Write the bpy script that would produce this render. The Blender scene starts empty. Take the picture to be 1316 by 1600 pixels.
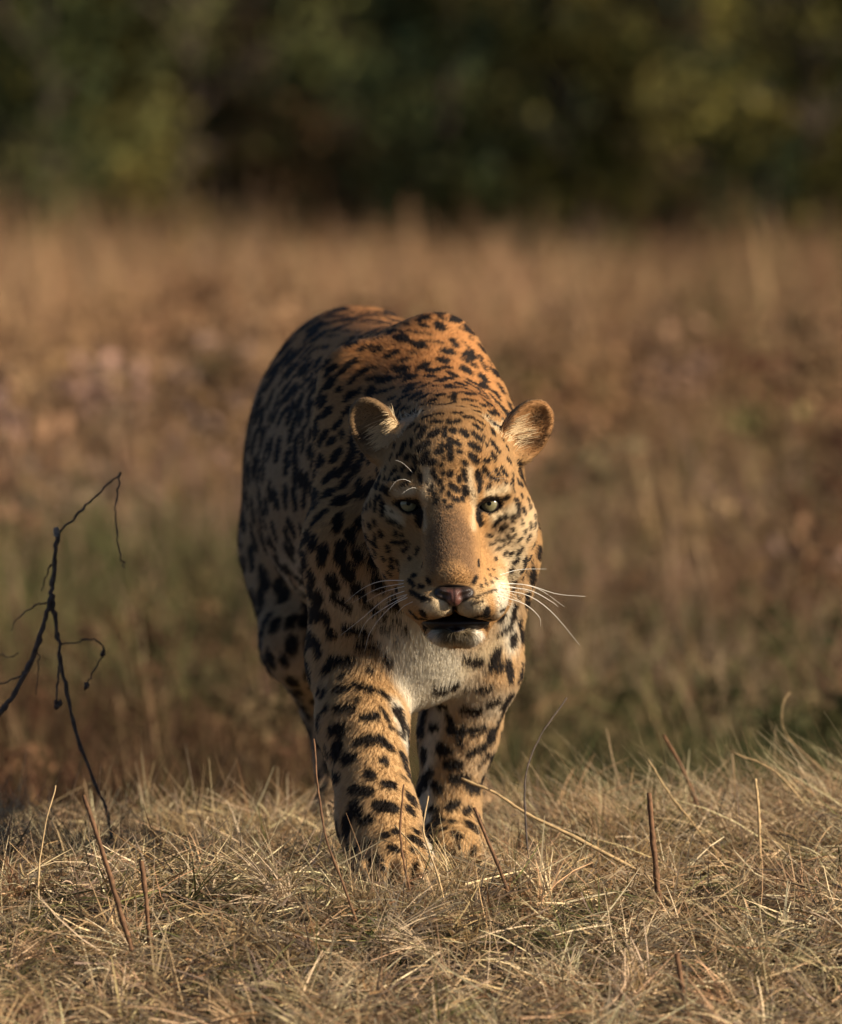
import bpy, math, random
import numpy as np
from mathutils import Vector, Matrix
from mathutils.bvhtree import BVHTree
from mathutils.kdtree import KDTree

rng = np.random.default_rng(11)
random.seed(11)
scene = bpy.context.scene
col = scene.collection

# ------------------------------------------------------------------ camera
CAM_H = 0.81                 # eye height above the ground under the front paw
FPX = 13000.0                # focal length in photograph pixels (1316 x 1600)
PITCH = math.atan(470.0 / FPX)
cam_data = bpy.data.cameras.new("camera")
cam_data.sensor_fit = 'VERTICAL'
cam_data.sensor_height = 36.0
cam_data.sensor_width = 36.0
cam_data.lens = FPX / 1600.0 * 36.0
cam_data.clip_start = 0.5
cam_data.clip_end = 2000.0
cam_data.dof.use_dof = True
cam_data.dof.focus_distance = 9.76
cam_data.dof.aperture_fstop = 6.3
cam = bpy.data.objects.new("camera", cam_data)
cam.location = (0.0, 0.0, CAM_H)
cam.rotation_euler = (math.pi / 2 - PITCH, 0.0, 0.0)
col.objects.link(cam)
scene.camera = cam

# ------------------------------------------------------------------ sky and sun
SUN_AZ = math.radians(67.0)      # to the right of the direction from the animal to the camera
SUN_EL = math.radians(25.0)
sun_vec = Vector((math.sin(SUN_AZ) * math.cos(SUN_EL), -math.cos(SUN_AZ) * math.cos(SUN_EL), math.sin(SUN_EL)))
world = bpy.data.worlds.new("World")
scene.world = world
world.use_nodes = True
wn = world.node_tree.nodes
wl = world.node_tree.links
for n in list(wn):
    wn.remove(n)
w_out = wn.new('ShaderNodeOutputWorld')
w_bg = wn.new('ShaderNodeBackground')
w_sky = wn.new('ShaderNodeTexSky')
w_sky.sky_type = 'NISHITA'
w_sky.sun_disc = False
w_sky.sun_elevation = SUN_EL
w_sky.sun_rotation = math.atan2(sun_vec.x, sun_vec.y)
w_sky.altitude = 1000.0
w_sky.air_density = 0.6
w_sky.dust_density = 0.3
w_bg.inputs['Strength'].default_value = 0.05
wl.new(w_sky.outputs['Color'], w_bg.inputs['Color'])
wl.new(w_bg.outputs['Background'], w_out.inputs['Surface'])

sun_data = bpy.data.lights.new("sun", 'SUN')
sun_data.energy = 5.0
sun_data.angle = math.radians(0.6)
sun_data.color = (1.0, 0.86, 0.66)
sun = bpy.data.objects.new("sun", sun_data)
sun.rotation_euler = (-sun_vec).to_track_quat('-Z', 'Y').to_euler()
sun.location = (5, -5, 8)
col.objects.link(sun)

scene.view_settings.view_transform = 'Standard'
scene.view_settings.look = 'None'
scene.view_settings.exposure = 0.78
scene.view_settings.gamma = 1.0
scene.view_settings.use_curve_mapping = False
scene.cycles.use_denoising = True
scene.cycles.max_bounces = 5
scene.cycles.use_adaptive_sampling = True
scene.cycles.adaptive_threshold = 0.025
scene.cycles.diffuse_bounces = 2
scene.cycles.glossy_bounces = 2
scene.cycles.transmission_bounces = 3
scene.cycles.transparent_max_bounces = 8
scene.cycles.caustics_reflective = False
scene.cycles.caustics_refractive = False
scene.cycles_curves.shape = 'RIBBONS'
scene.cycles_curves.subdivisions = 2


# ------------------------------------------------------------------ helpers
def P(px, py, Y):
    """world point at distance Y (world y) seen at photograph pixel px, py"""
    u = (px - 658.0) / FPX
    v = (800.0 - py) / FPX
    fy = math.cos(PITCH) + v * math.sin(PITCH)
    fz = -math.sin(PITCH) + v * math.cos(PITCH)
    t = Y / fy
    return np.array([u * t, Y, CAM_H + fz * t])


def tag(o, label=None, cat=None, group=None, kind=None):
    if label: o['label'] = label
    if cat: o['category'] = cat
    if group: o['group'] = group
    if kind: o['kind'] = kind
    return o


def empty(name, loc=(0, 0, 0), rz=0.0):
    o = bpy.data.objects.new(name, None)
    o.location = loc
    o.rotation_euler = (0, 0, rz)
    o.empty_display_size = 0.1
    col.objects.link(o)
    return o


def make_mesh(name, verts, faces, mat=None, parent=None, smooth=True, color=None):
    verts = np.asarray(verts, dtype=np.float32)
    faces = np.asarray(faces, dtype=np.int32)
    me = bpy.data.meshes.new(name)
    nv, nf, k = len(verts), len(faces), faces.shape[1]
    me.vertices.add(nv)
    me.vertices.foreach_set('co', verts.ravel())
    me.loops.add(nf * k)
    me.loops.foreach_set('vertex_index', faces.ravel())
    me.polygons.add(nf)
    me.polygons.foreach_set('loop_start', np.arange(0, nf * k, k, dtype=np.int32))
    me.polygons.foreach_set('use_smooth', np.full(nf, smooth, dtype=bool))
    me.update(calc_edges=True)
    if color is not None:
        a = me.attributes.new('tint', 'FLOAT_COLOR', 'POINT')
        c4 = np.ones((nv, 4), dtype=np.float32)
        c4[:, :3] = color
        a.data.foreach_set('color', c4.ravel())
    if mat: me.materials.append(mat)
    o = bpy.data.objects.new(name, me)
    col.objects.link(o)
    if parent:
        o.parent = parent
        o.matrix_parent_inverse = Matrix.Translation(-Vector(parent.location)) if parent.rotation_euler[2] == 0 else parent.matrix_basis.inverted()
    return o


def new_mat(name):
    m = bpy.data.materials.new(name)
    m.use_nodes = True
    nt = m.node_tree
    for n in list(nt.nodes):
        nt.nodes.remove(n)
    out = nt.nodes.new('ShaderNodeOutputMaterial')
    return m, nt, out


def principled(name, color=(0.5, 0.5, 0.5), rough=0.6, attr=None, noise=None, bump=None, spec=0.3, coat=0.0):
    """principled material; colour from an attribute and/or broken up by noise"""
    m, nt, out = new_mat(name)
    b = nt.nodes.new('ShaderNodeBsdfPrincipled')
    b.inputs['Roughness'].default_value = rough
    b.inputs['Specular IOR Level'].default_value = spec
    b.inputs['Coat Weight'].default_value = coat
    nt.links.new(b.outputs[0], out.inputs['Surface'])
    src = None
    if attr:
        a = nt.nodes.new('ShaderNodeAttribute')
        a.attribute_name = attr
        src = a.outputs['Color']
    else:
        b.inputs['Base Color'].default_value = (*color, 1)
    if noise:
        scale, lo, hi = noise
        tc = nt.nodes.new('ShaderNodeTexCoord')
        nz = nt.nodes.new('ShaderNodeTexNoise')
        nz.inputs['Scale'].default_value = scale
        nz.inputs['Detail'].default_value = 5
        nt.links.new(tc.outputs['Object'], nz.inputs['Vector'])
        mr = nt.nodes.new('ShaderNodeMapRange')
        mr.inputs['From Min'].default_value = 0.3
        mr.inputs['From Max'].default_value = 0.7
        mr.inputs['To Min'].default_value = lo
        mr.inputs['To Max'].default_value = hi
        nt.links.new(nz.outputs['Fac'], mr.inputs['Value'])
        mx = nt.nodes.new('ShaderNodeMix')
        mx.data_type = 'RGBA'
        mx.blend_type = 'MULTIPLY'
        mx.inputs[0].default_value = 1.0
        if src is not None:
            nt.links.new(src, mx.inputs[6])
        else:
            mx.inputs[6].default_value = (*color, 1)
        nt.links.new(mr.outputs[0], mx.inputs[7])
        src = mx.outputs[2]
        if bump:
            bp = nt.nodes.new('ShaderNodeBump')
            bp.inputs['Strength'].default_value = bump
            bp.inputs['Distance'].default_value = 0.002
            nt.links.new(nz.outputs['Fac'], bp.inputs['Height'])
            nt.links.new(bp.outputs[0], b.inputs['Normal'])
    if src is not None:
        nt.links.new(src, b.inputs['Base Color'])
    return m


def leaf_material(name, trans=0.35, rough=0.6, gloss=0.08):
    """thin plant tissue coloured by the per-vertex attribute 'tint'"""
    m, nt, out = new_mat(name)
    a = nt.nodes.new('ShaderNodeAttribute')
    a.attribute_name = 'tint'
    d = nt.nodes.new('ShaderNodeBsdfDiffuse')
    t = nt.nodes.new('ShaderNodeBsdfTranslucent')
    g = nt.nodes.new('ShaderNodeBsdfGlossy')
    g.inputs['Roughness'].default_value = 0.45
    m1 = nt.nodes.new('ShaderNodeMixShader')
    m1.inputs[0].default_value = trans
    m2 = nt.nodes.new('ShaderNodeMixShader')
    m2.inputs[0].default_value = gloss
    nt.links.new(a.outputs['Color'], d.inputs['Color'])
    nt.links.new(a.outputs['Color'], t.inputs['Color'])
    nt.links.new(a.outputs['Color'], g.inputs['Color'])
    nt.links.new(d.outputs[0], m1.inputs[1])
    nt.links.new(t.outputs[0], m1.inputs[2])
    nt.links.new(m1.outputs[0], m2.inputs[1])
    nt.links.new(g.outputs[0], m2.inputs[2])
    nt.links.new(m2.outputs[0], out.inputs['Surface'])
    return m


def vnoise(p, scale, seed=0):
    """smooth value noise in -1..1, p (N,3)"""
    q = np.asarray(p, dtype=np.float64) * scale + seed * 17.31
    i = np.floor(q).astype(np.int64)
    f = q - i
    f = f * f * (3 - 2 * f)

    def h(ix, iy, iz):
        n = (ix * 374761393 + iy * 668265263 + iz * 2147483647 + seed * 144665) & 0x7fffffff
        n = ((n ^ (n >> 13)) * 1274126177) & 0x7fffffff
        n = n ^ (n >> 16)
        return (n & 0xffff) / 32767.5 - 1.0
    r = 0
    for dx in (0, 1):
        wx = f[:, 0] if dx else 1 - f[:, 0]
        for dy in (0, 1):
            wy = f[:, 1] if dy else 1 - f[:, 1]
            for dz in (0, 1):
                wz = f[:, 2] if dz else 1 - f[:, 2]
                r = r + wx * wy * wz * h(i[:, 0] + dx, i[:, 1] + dy, i[:, 2] + dz)
    return r


def smooth01(x, a, b):
    t = np.clip((x - a) / (b - a), 0, 1)
    return t * t * (3 - 2 * t)


def unit(v):
    v = np.asarray(v, dtype=np.float64)
    return v / np.maximum(np.linalg.norm(v, axis=-1, keepdims=True), 1e-9)


def tube(points, radii, sides=8, cap=True):
    """tapered tube along a polyline -> verts, quad faces"""
    pts = np.asarray(points, dtype=np.float64)
    n = len(pts)
    radii = np.broadcast_to(np.asarray(radii, dtype=np.float64), (n,))
    tan = np.gradient(pts, axis=0)
    tan = unit(tan)
    ref = np.array([0.13, 0.97, 0.21])
    a = unit(np.cross(tan, ref))
    b = np.cross(tan, a)
    ang = np.arange(sides) / sides * 2 * math.pi
    ring = (a[:, None, :] * np.cos(ang)[None, :, None] + b[:, None, :] * np.sin(ang)[None, :, None]) * radii[:, None, None]
    v = (pts[:, None, :] + ring).reshape(-1, 3)
    f = []
    for i in range(n - 1):
        for j in range(sides):
            k = (j + 1) % sides
            f.append((i * sides + j, i * sides + k, (i + 1) * sides + k, (i + 1) * sides + j))
    if cap:
        for base, tip in ((0, pts[0] - tan[0] * radii[0] * 0.3), ((n - 1) * sides, pts[-1] + tan[-1] * radii[-1] * 0.3)):
            c = len(v)
            v = np.vstack([v, tip[None]])
            for j in range(0, sides, 2):
                f.append((base + j, base + (j + 1) % sides, base + (j + 2) % sides, c))
    return v, np.array(f)


def merge(parts):
    vs, fs, o = [], [], 0
    for v, f in parts:
        vs.append(v)
        fs.append(f + o)
        o += len(v)
    return np.vstack(vs), np.vstack(fs)


def curve_pts(ctrl, n):
    """Catmull-Rom through control points"""
    c = np.asarray(ctrl, dtype=np.float64)
    c = np.vstack([2 * c[0] - c[1], c, 2 * c[-1] - c[-2]])
    m = len(c) - 3
    out = []
    for s in np.linspace(0, m - 1e-6, n):
        i = int(s)
        t = s - i
        p0, p1, p2, p3 = c[i:i + 4]
        out.append(0.5 * ((2 * p1) + (-p0 + p2) * t + (2 * p0 - 5 * p1 + 4 * p2 - p3) * t * t + (-p0 + 3 * p1 - 3 * p2 + p3) * t ** 3))
    return np.array(out)


# ------------------------------------------------------------------ implicit surfaces (numpy)
def smin(a, b, k):
    h = np.maximum(k - np.abs(a - b), 0.0) / k
    return np.minimum(a, b) - h * h * k * 0.25


def smax(a, b, k):
    return -smin(-a, -b, k)


def sd_ell(X, Y, Z, c, r):
    x, y, z = X - c[0], Y - c[1], Z - c[2]
    k0 = np.sqrt((x / r[0]) ** 2 + (y / r[1]) ** 2 + (z / r[2]) ** 2)
    k1 = np.sqrt((x / r[0] ** 2) ** 2 + (y / r[1] ** 2) ** 2 + (z / r[2] ** 2) ** 2)
    return k0 * (k0 - 1.0) / np.maximum(k1, 1e-6)


def sd_cone(X, Y, Z, a, b, ra, rb):
    a = np.asarray(a, dtype=np.float64)
    d = np.asarray(b, dtype=np.float64) - a
    px, py, pz = X - a[0], Y - a[1], Z - a[2]
    t = np.clip((px * d[0] + py * d[1] + pz * d[2]) / d.dot(d), 0, 1)
    q = np.sqrt((px - d[0] * t) ** 2 + (py - d[1] * t) ** 2 + (pz - d[2] * t) ** 2)
    return q - (ra + (rb - ra) * t)


def surface_nets(xs, ys, zs, F):
    S = F < 0
    c = [S[i:S.shape[0] - 1 + i, j:S.shape[1] - 1 + j, k:S.shape[2] - 1 + k] for i in (0, 1) for j in (0, 1) for k in (0, 1)]
    anyc = c[0].copy()
    allc = c[0].copy()
    for q in c[1:]:
        anyc |= q
        allc &= q
    act = anyc & ~allc
    ci = np.argwhere(act)
    acc = np.zeros((len(ci), 3))
    cnt = np.zeros(len(ci))
    offs = [(i, j, k) for i in (0, 1) for j in (0, 1) for k in (0, 1)]
    for a in range(8):
        for b in range(a + 1, 8):
            if sum(abs(offs[a][q] - offs[b][q]) for q in range(3)) != 1:
                continue
            pa = ci + offs[a]
            pb = ci + offs[b]
            fa = F[pa[:, 0], pa[:, 1], pa[:, 2]].astype(np.float64)
            fb = F[pb[:, 0], pb[:, 1], pb[:, 2]].astype(np.float64)
            m = (fa < 0) != (fb < 0)
            t = np.where(m, fa / np.where(m, fa - fb, 1), 0)[:, None]
            A = np.stack([xs[pa[:, 0]], ys[pa[:, 1]], zs[pa[:, 2]]], 1)
            B = np.stack([xs[pb[:, 0]], ys[pb[:, 1]], zs[pb[:, 2]]], 1)
            acc += np.where(m[:, None], A + (B - A) * t, 0)
            cnt += m
    V = acc / cnt[:, None]
    vid = np.full(act.shape, -1, dtype=np.int64)
    vid[act] = np.arange(len(ci))
    faces = []
    e = np.argwhere(S[:-1] != S[1:])
    e = e[(e[:, 1] > 0) & (e[:, 2] > 0) & (e[:, 1] < S.shape[1] - 1) & (e[:, 2] < S.shape[2] - 1)]
    i, j, k = e.T
    q = np.stack([vid[i, j - 1, k - 1], vid[i, j, k - 1], vid[i, j, k], vid[i, j - 1, k]], 1)
    fl = S[i, j, k]
    faces.append(np.where(fl[:, None], q, q[:, ::-1]))
    e = np.argwhere(S[:, :-1] != S[:, 1:])
    e = e[(e[:, 0] > 0) & (e[:, 2] > 0) & (e[:, 0] < S.shape[0] - 1) & (e[:, 2] < S.shape[2] - 1)]
    i, j, k = e.T
    q = np.stack([vid[i - 1, j, k - 1], vid[i - 1, j, k], vid[i, j, k], vid[i, j, k - 1]], 1)
    fl = S[i, j, k]
    faces.append(np.where(fl[:, None], q, q[:, ::-1]))
    e = np.argwhere(S[:, :, :-1] != S[:, :, 1:])
    e = e[(e[:, 0] > 0) & (e[:, 1] > 0) & (e[:, 0] < S.shape[0] - 1) & (e[:, 1] < S.shape[1] - 1)]
    i, j, k = e.T
    q = np.stack([vid[i - 1, j - 1, k], vid[i, j - 1, k], vid[i, j, k], vid[i - 1, j, k]], 1)
    fl = S[i, j, k]
    faces.append(np.where(fl[:, None], q, q[:, ::-1]))
    return V, np.vstack(faces)


def relax(V, Fq, it, lam=0.5):
    e = np.vstack([Fq[:, [0, 1]], Fq[:, [1, 2]], Fq[:, [2, 3]], Fq[:, [3, 0]]])
    e = np.vstack([e, e[:, ::-1]])
    n = len(V)
    deg = np.bincount(e[:, 0], minlength=n).astype(np.float64)
    for _ in range(it):
        s = np.stack([np.bincount(e[:, 0], weights=V[e[:, 1], q], minlength=n) for q in range(3)], 1)
        V = V + lam * (s / np.maximum(deg, 1)[:, None] - V)
    return V


def vert_normals(V, Fq):
    n = np.cross(V[Fq[:, 2]] - V[Fq[:, 0]], V[Fq[:, 3]] - V[Fq[:, 1]])
    out = np.zeros_like(V)
    for q in range(4):
        for ax in range(3):
            out[:, ax] += np.bincount(Fq[:, q], weights=n[:, ax], minlength=len(V))
    return unit(out)
FUR_COUNT = 420000
# ================================================================== the ground
def gheight(x, y):
    x = np.asarray(x, float)
    y = np.asarray(y, float)
    p = np.stack([x, y, 0 * x], -1).reshape(-1, 3)
    n = (vnoise(p, 2.6, 21) * 0.036 + vnoise(p, 7.0, 22) * 0.014).reshape(x.shape)
    low = -0.018 * np.exp(-((y - 10.35) / 0.55) ** 2) * (1 - smooth01(x, 0.25, 0.6))
    near = 1 - smooth01(np.abs(x - 0.02), 0.12, 0.30) * 1.0
    n = n * (1 - 0.75 * near * (1 - smooth01(np.abs(y - 10.3), 0.5, 1.1)))
    crest = 0.03 * smooth01(x, 0.15, 0.5) * np.exp(-((y - 10.75) / 0.35) ** 2)
    dip = -0.17 * smooth01(y, 10.75 + 0.25 * np.sin(x * 2.1), 13.2)
    rise = 0.05 * smooth01(y, 20, 60)
    far = vnoise(p * 0.5, 0.5, 23).reshape(x.shape) * 0.06 * smooth01(y, 14, 30)
    bank = -0.13 * np.clip(9.8 - y, 0, 3.0) - 0.05 * np.clip(6.8 - y, 0, 40.0) * (y < 6.8)
    return n * 0.9 + low + crest + dip + rise + far + np.minimum(bank, 0)


xs_ = np.concatenate([np.linspace(-400, -12, 14), np.linspace(-10, -2.2, 20), np.linspace(-2, 2, 121), np.linspace(2.2, 10, 20), np.linspace(12, 400, 14)])
ys_ = np.concatenate([np.linspace(-200, 6, 10), np.linspace(6.5, 14, 190), np.linspace(14.3, 30, 50), np.linspace(32, 120, 40), np.linspace(140, 1500, 12)])
GX, GY = np.meshgrid(xs_, ys_, indexing='ij')
GZ = gheight(GX, GY)
gv = np.stack([GX, GY, GZ], -1).reshape(-1, 3)
ii, jj = np.meshgrid(np.arange(len(xs_) - 1), np.arange(len(ys_) - 1), indexing='ij')
a_ = (ii * len(ys_) + jj).ravel()
gf = np.stack([a_, a_ + len(ys_), a_ + len(ys_) + 1, a_ + 1], 1)
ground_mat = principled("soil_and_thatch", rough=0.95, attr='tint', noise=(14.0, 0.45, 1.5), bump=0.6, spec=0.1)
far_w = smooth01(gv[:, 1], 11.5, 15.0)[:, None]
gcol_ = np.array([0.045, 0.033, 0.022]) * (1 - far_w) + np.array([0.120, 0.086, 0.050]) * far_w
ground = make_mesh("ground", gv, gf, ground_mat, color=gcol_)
tag(ground, kind="structure")


# ------------------------------------------------------------------ grass blades
def blades(base_, az, tilt, L, curl, w, colr, segs=3, tip=0.25):
    n = len(base_)
    t = np.linspace(0, 1, segs + 1)
    hd = np.stack([np.cos(az), np.sin(az), 0 * az], 1)
    pos = [base_]
    for i in range(segs):
        a = tilt + curl * (t[i] + 0.5 / segs)
        d = hd * np.sin(a)[:, None] + np.array([0, 0, 1.0]) * np.cos(a)[:, None]
        pos.append(pos[-1] + d * (L / segs)[:, None])
    pos = np.stack(pos, 1)
    tw = rng.uniform(0, math.pi, n)
    side = np.stack([-np.sin(az), np.cos(az), 0 * az], 1) * np.cos(tw)[:, None] + unit(np.cross(hd, np.stack([-np.sin(az), np.cos(az), 0 * az], 1)) + 0.3 * hd) * np.sin(tw)[:, None]
    wt = (1 - (1 - tip) * t ** 1.6)
    off = side[:, None, :] * (w[:, None] * wt[None, :])[:, :, None] * 0.5
    V = np.stack([pos - off, pos + off], 2).reshape(-1, 3)
    k = (segs + 1) * 2
    b0 = (np.arange(n) * k)[:, None]
    F = np.concatenate([b0 + np.array([[2 * i, 2 * i + 1, 2 * i + 3, 2 * i + 2]]) for i in range(segs)], 1).reshape(-1, 4)
    C = np.repeat(colr, k, axis=0)
    return V, F, C


def join3(parts):
    vs, fs, cs, o = [], [], [], 0
    for v, f, c in parts:
        vs.append(v)
        fs.append(f + o)
        cs.append(c)
        o += len(v)
    return np.vstack(vs), np.vstack(fs), np.vstack(cs)


def pick(palette, weights, n, var=0.2):
    pal = np.array(palette)
    i = rng.choice(len(pal), n, p=np.array(weights) / sum(weights))
    return np.clip(pal[i] * rng.uniform(1 - var, 1 + var, (n, 1)) * rng.uniform(0.93, 1.07, (n, 3)), 0, 1)


def leaf_cloud(centers, radii, per, size, cols):
    n = len(centers)
    k = (per * (radii / radii.mean()) ** 2).astype(int) + 8
    idx = np.repeat(np.arange(n), k)
    m = len(idx)
    d = unit(rng.normal(0, 1, (m, 3)))
    r = radii[idx] * rng.uniform(0.35, 1.05, m)
    p = centers[idx] + d * r[:, None] * np.array([1, 1, 0.85])
    nrm = unit(d + rng.normal(0, 0.6, (m, 3)) + np.array([0, 0, 0.3]))
    u = unit(np.cross(nrm, rng.normal(0, 1, (m, 3))))
    w = np.cross(nrm, u)
    s = size * rng.uniform(0.6, 1.4, m)[:, None]
    V = np.stack([p - u * s, p - w * s * 0.5 + nrm * s * 0.12, p + u * s, p + w * s * 0.5 + nrm * s * 0.12], 1).reshape(-1, 3)
    F = np.arange(m * 4).reshape(-1, 4)
    C = np.repeat(cols[idx] * rng.uniform(0.7, 1.35, (m, 1)), 4, axis=0)
    return V, F, np.clip(C, 0, 1)


STRAW = (0.45, 0.320, 0.185)
PALE = (0.64, 0.515, 0.330)
GREY = (0.20, 0.157, 0.115)
RUST = (0.25, 0.150, 0.080)
OLIVE = (0.120, 0.115, 0.048)
GREEN = (0.065, 0.085, 0.030)
straw_mat = leaf_material("dry_straw", 0.30, gloss=0.10)
green_mat = leaf_material("leafy_green", 0.35, gloss=0.06)


def scatter(n, x0, x1, y0, y1, zlo, zhi):
    x = rng.uniform(x0, x1, n)
    y = rng.uniform(y0, y1, n)
    z = gheight(x, y) + rng.uniform(zlo, zhi, n)
    return np.stack([x, y, z], 1)


def around_paws(b):
    """blades do not grow through the paws themselves"""
    k = np.ones(len(b), bool)
    for px_, py_, rx_ in ((-0.034, 9.90, 0.055), (0.043, 10.18, 0.050), (-0.103, 10.87, 0.05), (0.067, 11.03, 0.05)):
        k &= ((b[:, 0] - px_) / rx_) ** 2 + ((b[:, 1] - py_) / 0.10) ** 2 > 1
    return k


parts = []


def patch(n, x0, x1, y0, y1):
    # matted straw lying every way
    m = int(n * 0.56)
    b = scatter(m, x0, x1, y0, y1, -0.004, 0.036)
    dens_n = vnoise(b * np.array([1, 1, 0]), 5.0, 31)
    b = b[(rng.random(m) < 0.75 + 0.4 * dens_n) & around_paws(b)]
    m = len(b)
    parts.append(blades(b, rng.uniform(0, 2 * math.pi, m), np.radians(rng.normal(80, 13, m)), rng.uniform(0.03, 0.12, m), rng.normal(0.1, 0.5, m),
                        rng.uniform(0.0010, 0.0031, m), pick([STRAW, PALE, GREY, RUST, OLIVE], [4.5, 3.0, 3.2, 1.4, 1.4], m, 0.35)))
    # short standing blades between
    m = int(n * 0.34)
    b = scatter(m, x0, x1, y0, y1, -0.01, 0.0)
    b = b[around_paws(b)]
    m = len(b)
    patchy = vnoise(b * np.array([1, 1, 0]), 3.0, 33)
    gcol = pick([OLIVE, GREEN, STRAW, GREY], [3, 1.4, 3, 1.6], m, 0.25)
    scol = pick([STRAW, PALE, GREY], [3, 1, 2], m, 0.25)
    parts.append(blades(b, rng.uniform(0, 2 * math.pi, m), np.radians(rng.uniform(5, 60, m)), rng.uniform(0.020, 0.060, m), rng.uniform(0.1, 1.4, m),
                        rng.uniform(0.0009, 0.0022, m), np.where((patchy > -0.1)[:, None], gcol, scol)))
    # loose longer stalks
    m = int(n * 0.10)
    b = scatter(m, x0, x1, y0, y1, 0.0, 0.02)
    b = b[around_paws(b)]
    m = len(b)
    parts.append(blades(b, rng.uniform(0, 2 * math.pi, m), np.radians(rng.uniform(40, 88, m)), rng.uniform(0.06, 0.14, m), rng.normal(0.15, 0.35, m),
                        rng.uniform(0.0008, 0.0017, m), pick([PALE, STRAW, RUST], [3, 3, 1], m, 0.2)))


patch(42000, -0.72, 0.72, 8.7, 10.95)
patch(13000, -1.9, -0.72, 8.4, 11.2)
patch(13000, 0.72, 1.9, 8.4, 11.2)
patch(5000, -1.0, 1.0, 7.4, 8.7)


def stand(n, x0, x1, y0, y1, L0, L1, az0, azs, t0, t1, pal, wts, w0=0.0007, w1=0.0016):
    b = scatter(n, x0, x1, y0, y1, 0.0, 0.01)
    b = b[around_paws(b)]
    n = len(b)
    parts.append(blades(b, rng.normal(az0, azs, n), np.radians(rng.uniform(t0, t1, n)), rng.uniform(L0, L1, n), rng.normal(0.2, 0.35, n),
                        rng.uniform(w0, w1, n), pick(pal, wts, n, 0.22), segs=4))




def tufts(n, x0, x1, y0, y1, per, L0, L1):
    # fallen tufts: fans of blades from one root, lying over to one side
    r0 = scatter(n, x0, x1, y0, y1, 0.004, 0.018)
    r0 = r0[around_paws(r0)]
    n = len(r0)
    az0 = rng.uniform(0, 2 * math.pi, n)
    pc = pick([PALE, STRAW, (0.48, 0.33, 0.18), GREY, OLIVE], [3, 3, 2.5, 0.8, 0.9], n, 0.2)
    k = rng.poisson(per, n) + 5
    idx = np.repeat(np.arange(n), k)
    m = len(idx)
    b = r0[idx] + rng.normal(0, 0.006, (m, 3)) * np.array([1, 1, 0.4])
    parts.append(blades(b, az0[idx] + rng.normal(0, 0.75, m), np.radians(np.clip(rng.normal(52, 20, m), 4, 88)), rng.uniform(L0, L1, n)[idx] * rng.uniform(0.5, 1.15, m),
                        rng.uniform(0.1, 0.9, m), rng.uniform(0.0012, 0.0034, m), np.clip(pc[idx] * rng.uniform(0.75, 1.25, (m, 1)), 0, 1), segs=4))


tufts(600, -0.72, 0.72, 8.9, 10.9, 26, 0.045, 0.105)
tufts(60, 0.15, 0.72, 10.3, 10.85, 24, 0.07, 0.14)
# broad broken bits of blade and leaf litter
bl = scatter(2600, -0.75, 0.75, 8.8, 10.8, 0.012, 0.045)
bl = bl[around_paws(bl)]
m = len(bl)
parts.append(blades(bl, rng.uniform(0, 6.28, m), np.radians(rng.normal(82, 14, m)), rng.uniform(0.012, 0.045, m), rng.normal(0, 0.7, m), rng.uniform(0.0020, 0.0040, m),
                    pick([STRAW, RUST, GREY], [3, 1.6, 3], m, 0.25), segs=3, tip=0.6))
# standing stalks along the crest: leaning left on the right side, fine russet tuft on the left
stand(760, 0.12, 0.72, 10.2, 10.9, 0.09, 0.19, math.pi, 0.5, 30, 74, [PALE, STRAW, RUST], [3, 3, 1])
stand(160, 0.12, 0.72, 10.2, 10.9, 0.06, 0.14, 0.0, 0.8, 20, 70, [PALE, STRAW, GREY], [2, 3, 1])
stand(620, -0.60, -0.12, 10.1, 10.85, 0.06, 0.15, math.pi * 0.5, 2.0, 15, 70, [STRAW, RUST, PALE], [4, 2, 1])
stand(2600, -0.40, -0.16, 10.15, 10.55, 0.04, 0.10, 0.0, 2.0, 30, 85, [(0.40, 0.24, 0.11), RUST, STRAW], [4, 1, 2], 0.0005, 0.0010)
stand(800, -0.10, 0.12, 9.62, 9.80, 0.025, 0.055, math.pi, 1.2, 15, 65, [STRAW, PALE, GREY, OLIVE], [4, 2, 1, 1])
stand(600, -0.06, 0.16, 9.98, 10.12, 0.025, 0.060, 0.0, 2.0, 10, 55, [STRAW, PALE, GREY, RUST], [4, 2, 1, 1])
stand(110, -0.12, 0.05, 9.68, 9.80, 0.05, 0.115, 0.3, 1.6, 10, 50, [STRAW, PALE, RUST], [4, 3, 1])
stand(90, 0.0, 0.13, 9.95, 10.08, 0.05, 0.10, 2.6, 1.4, 10, 50, [STRAW, PALE, RUST], [4, 3, 1])
stand(500, -0.72, 0.72, 8.8, 10.2, 0.06, 0.13, 0.0, 2.0, 15, 60, [STRAW, PALE, RUST], [3, 2, 1])
v, f, c = join3(parts)
o = make_mesh("dry_grass", v, f, straw_mat, smooth=False, color=c)
tag(o, "matted dry straw and short grass around the leopard's paws", "grass", kind="stuff")


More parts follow.
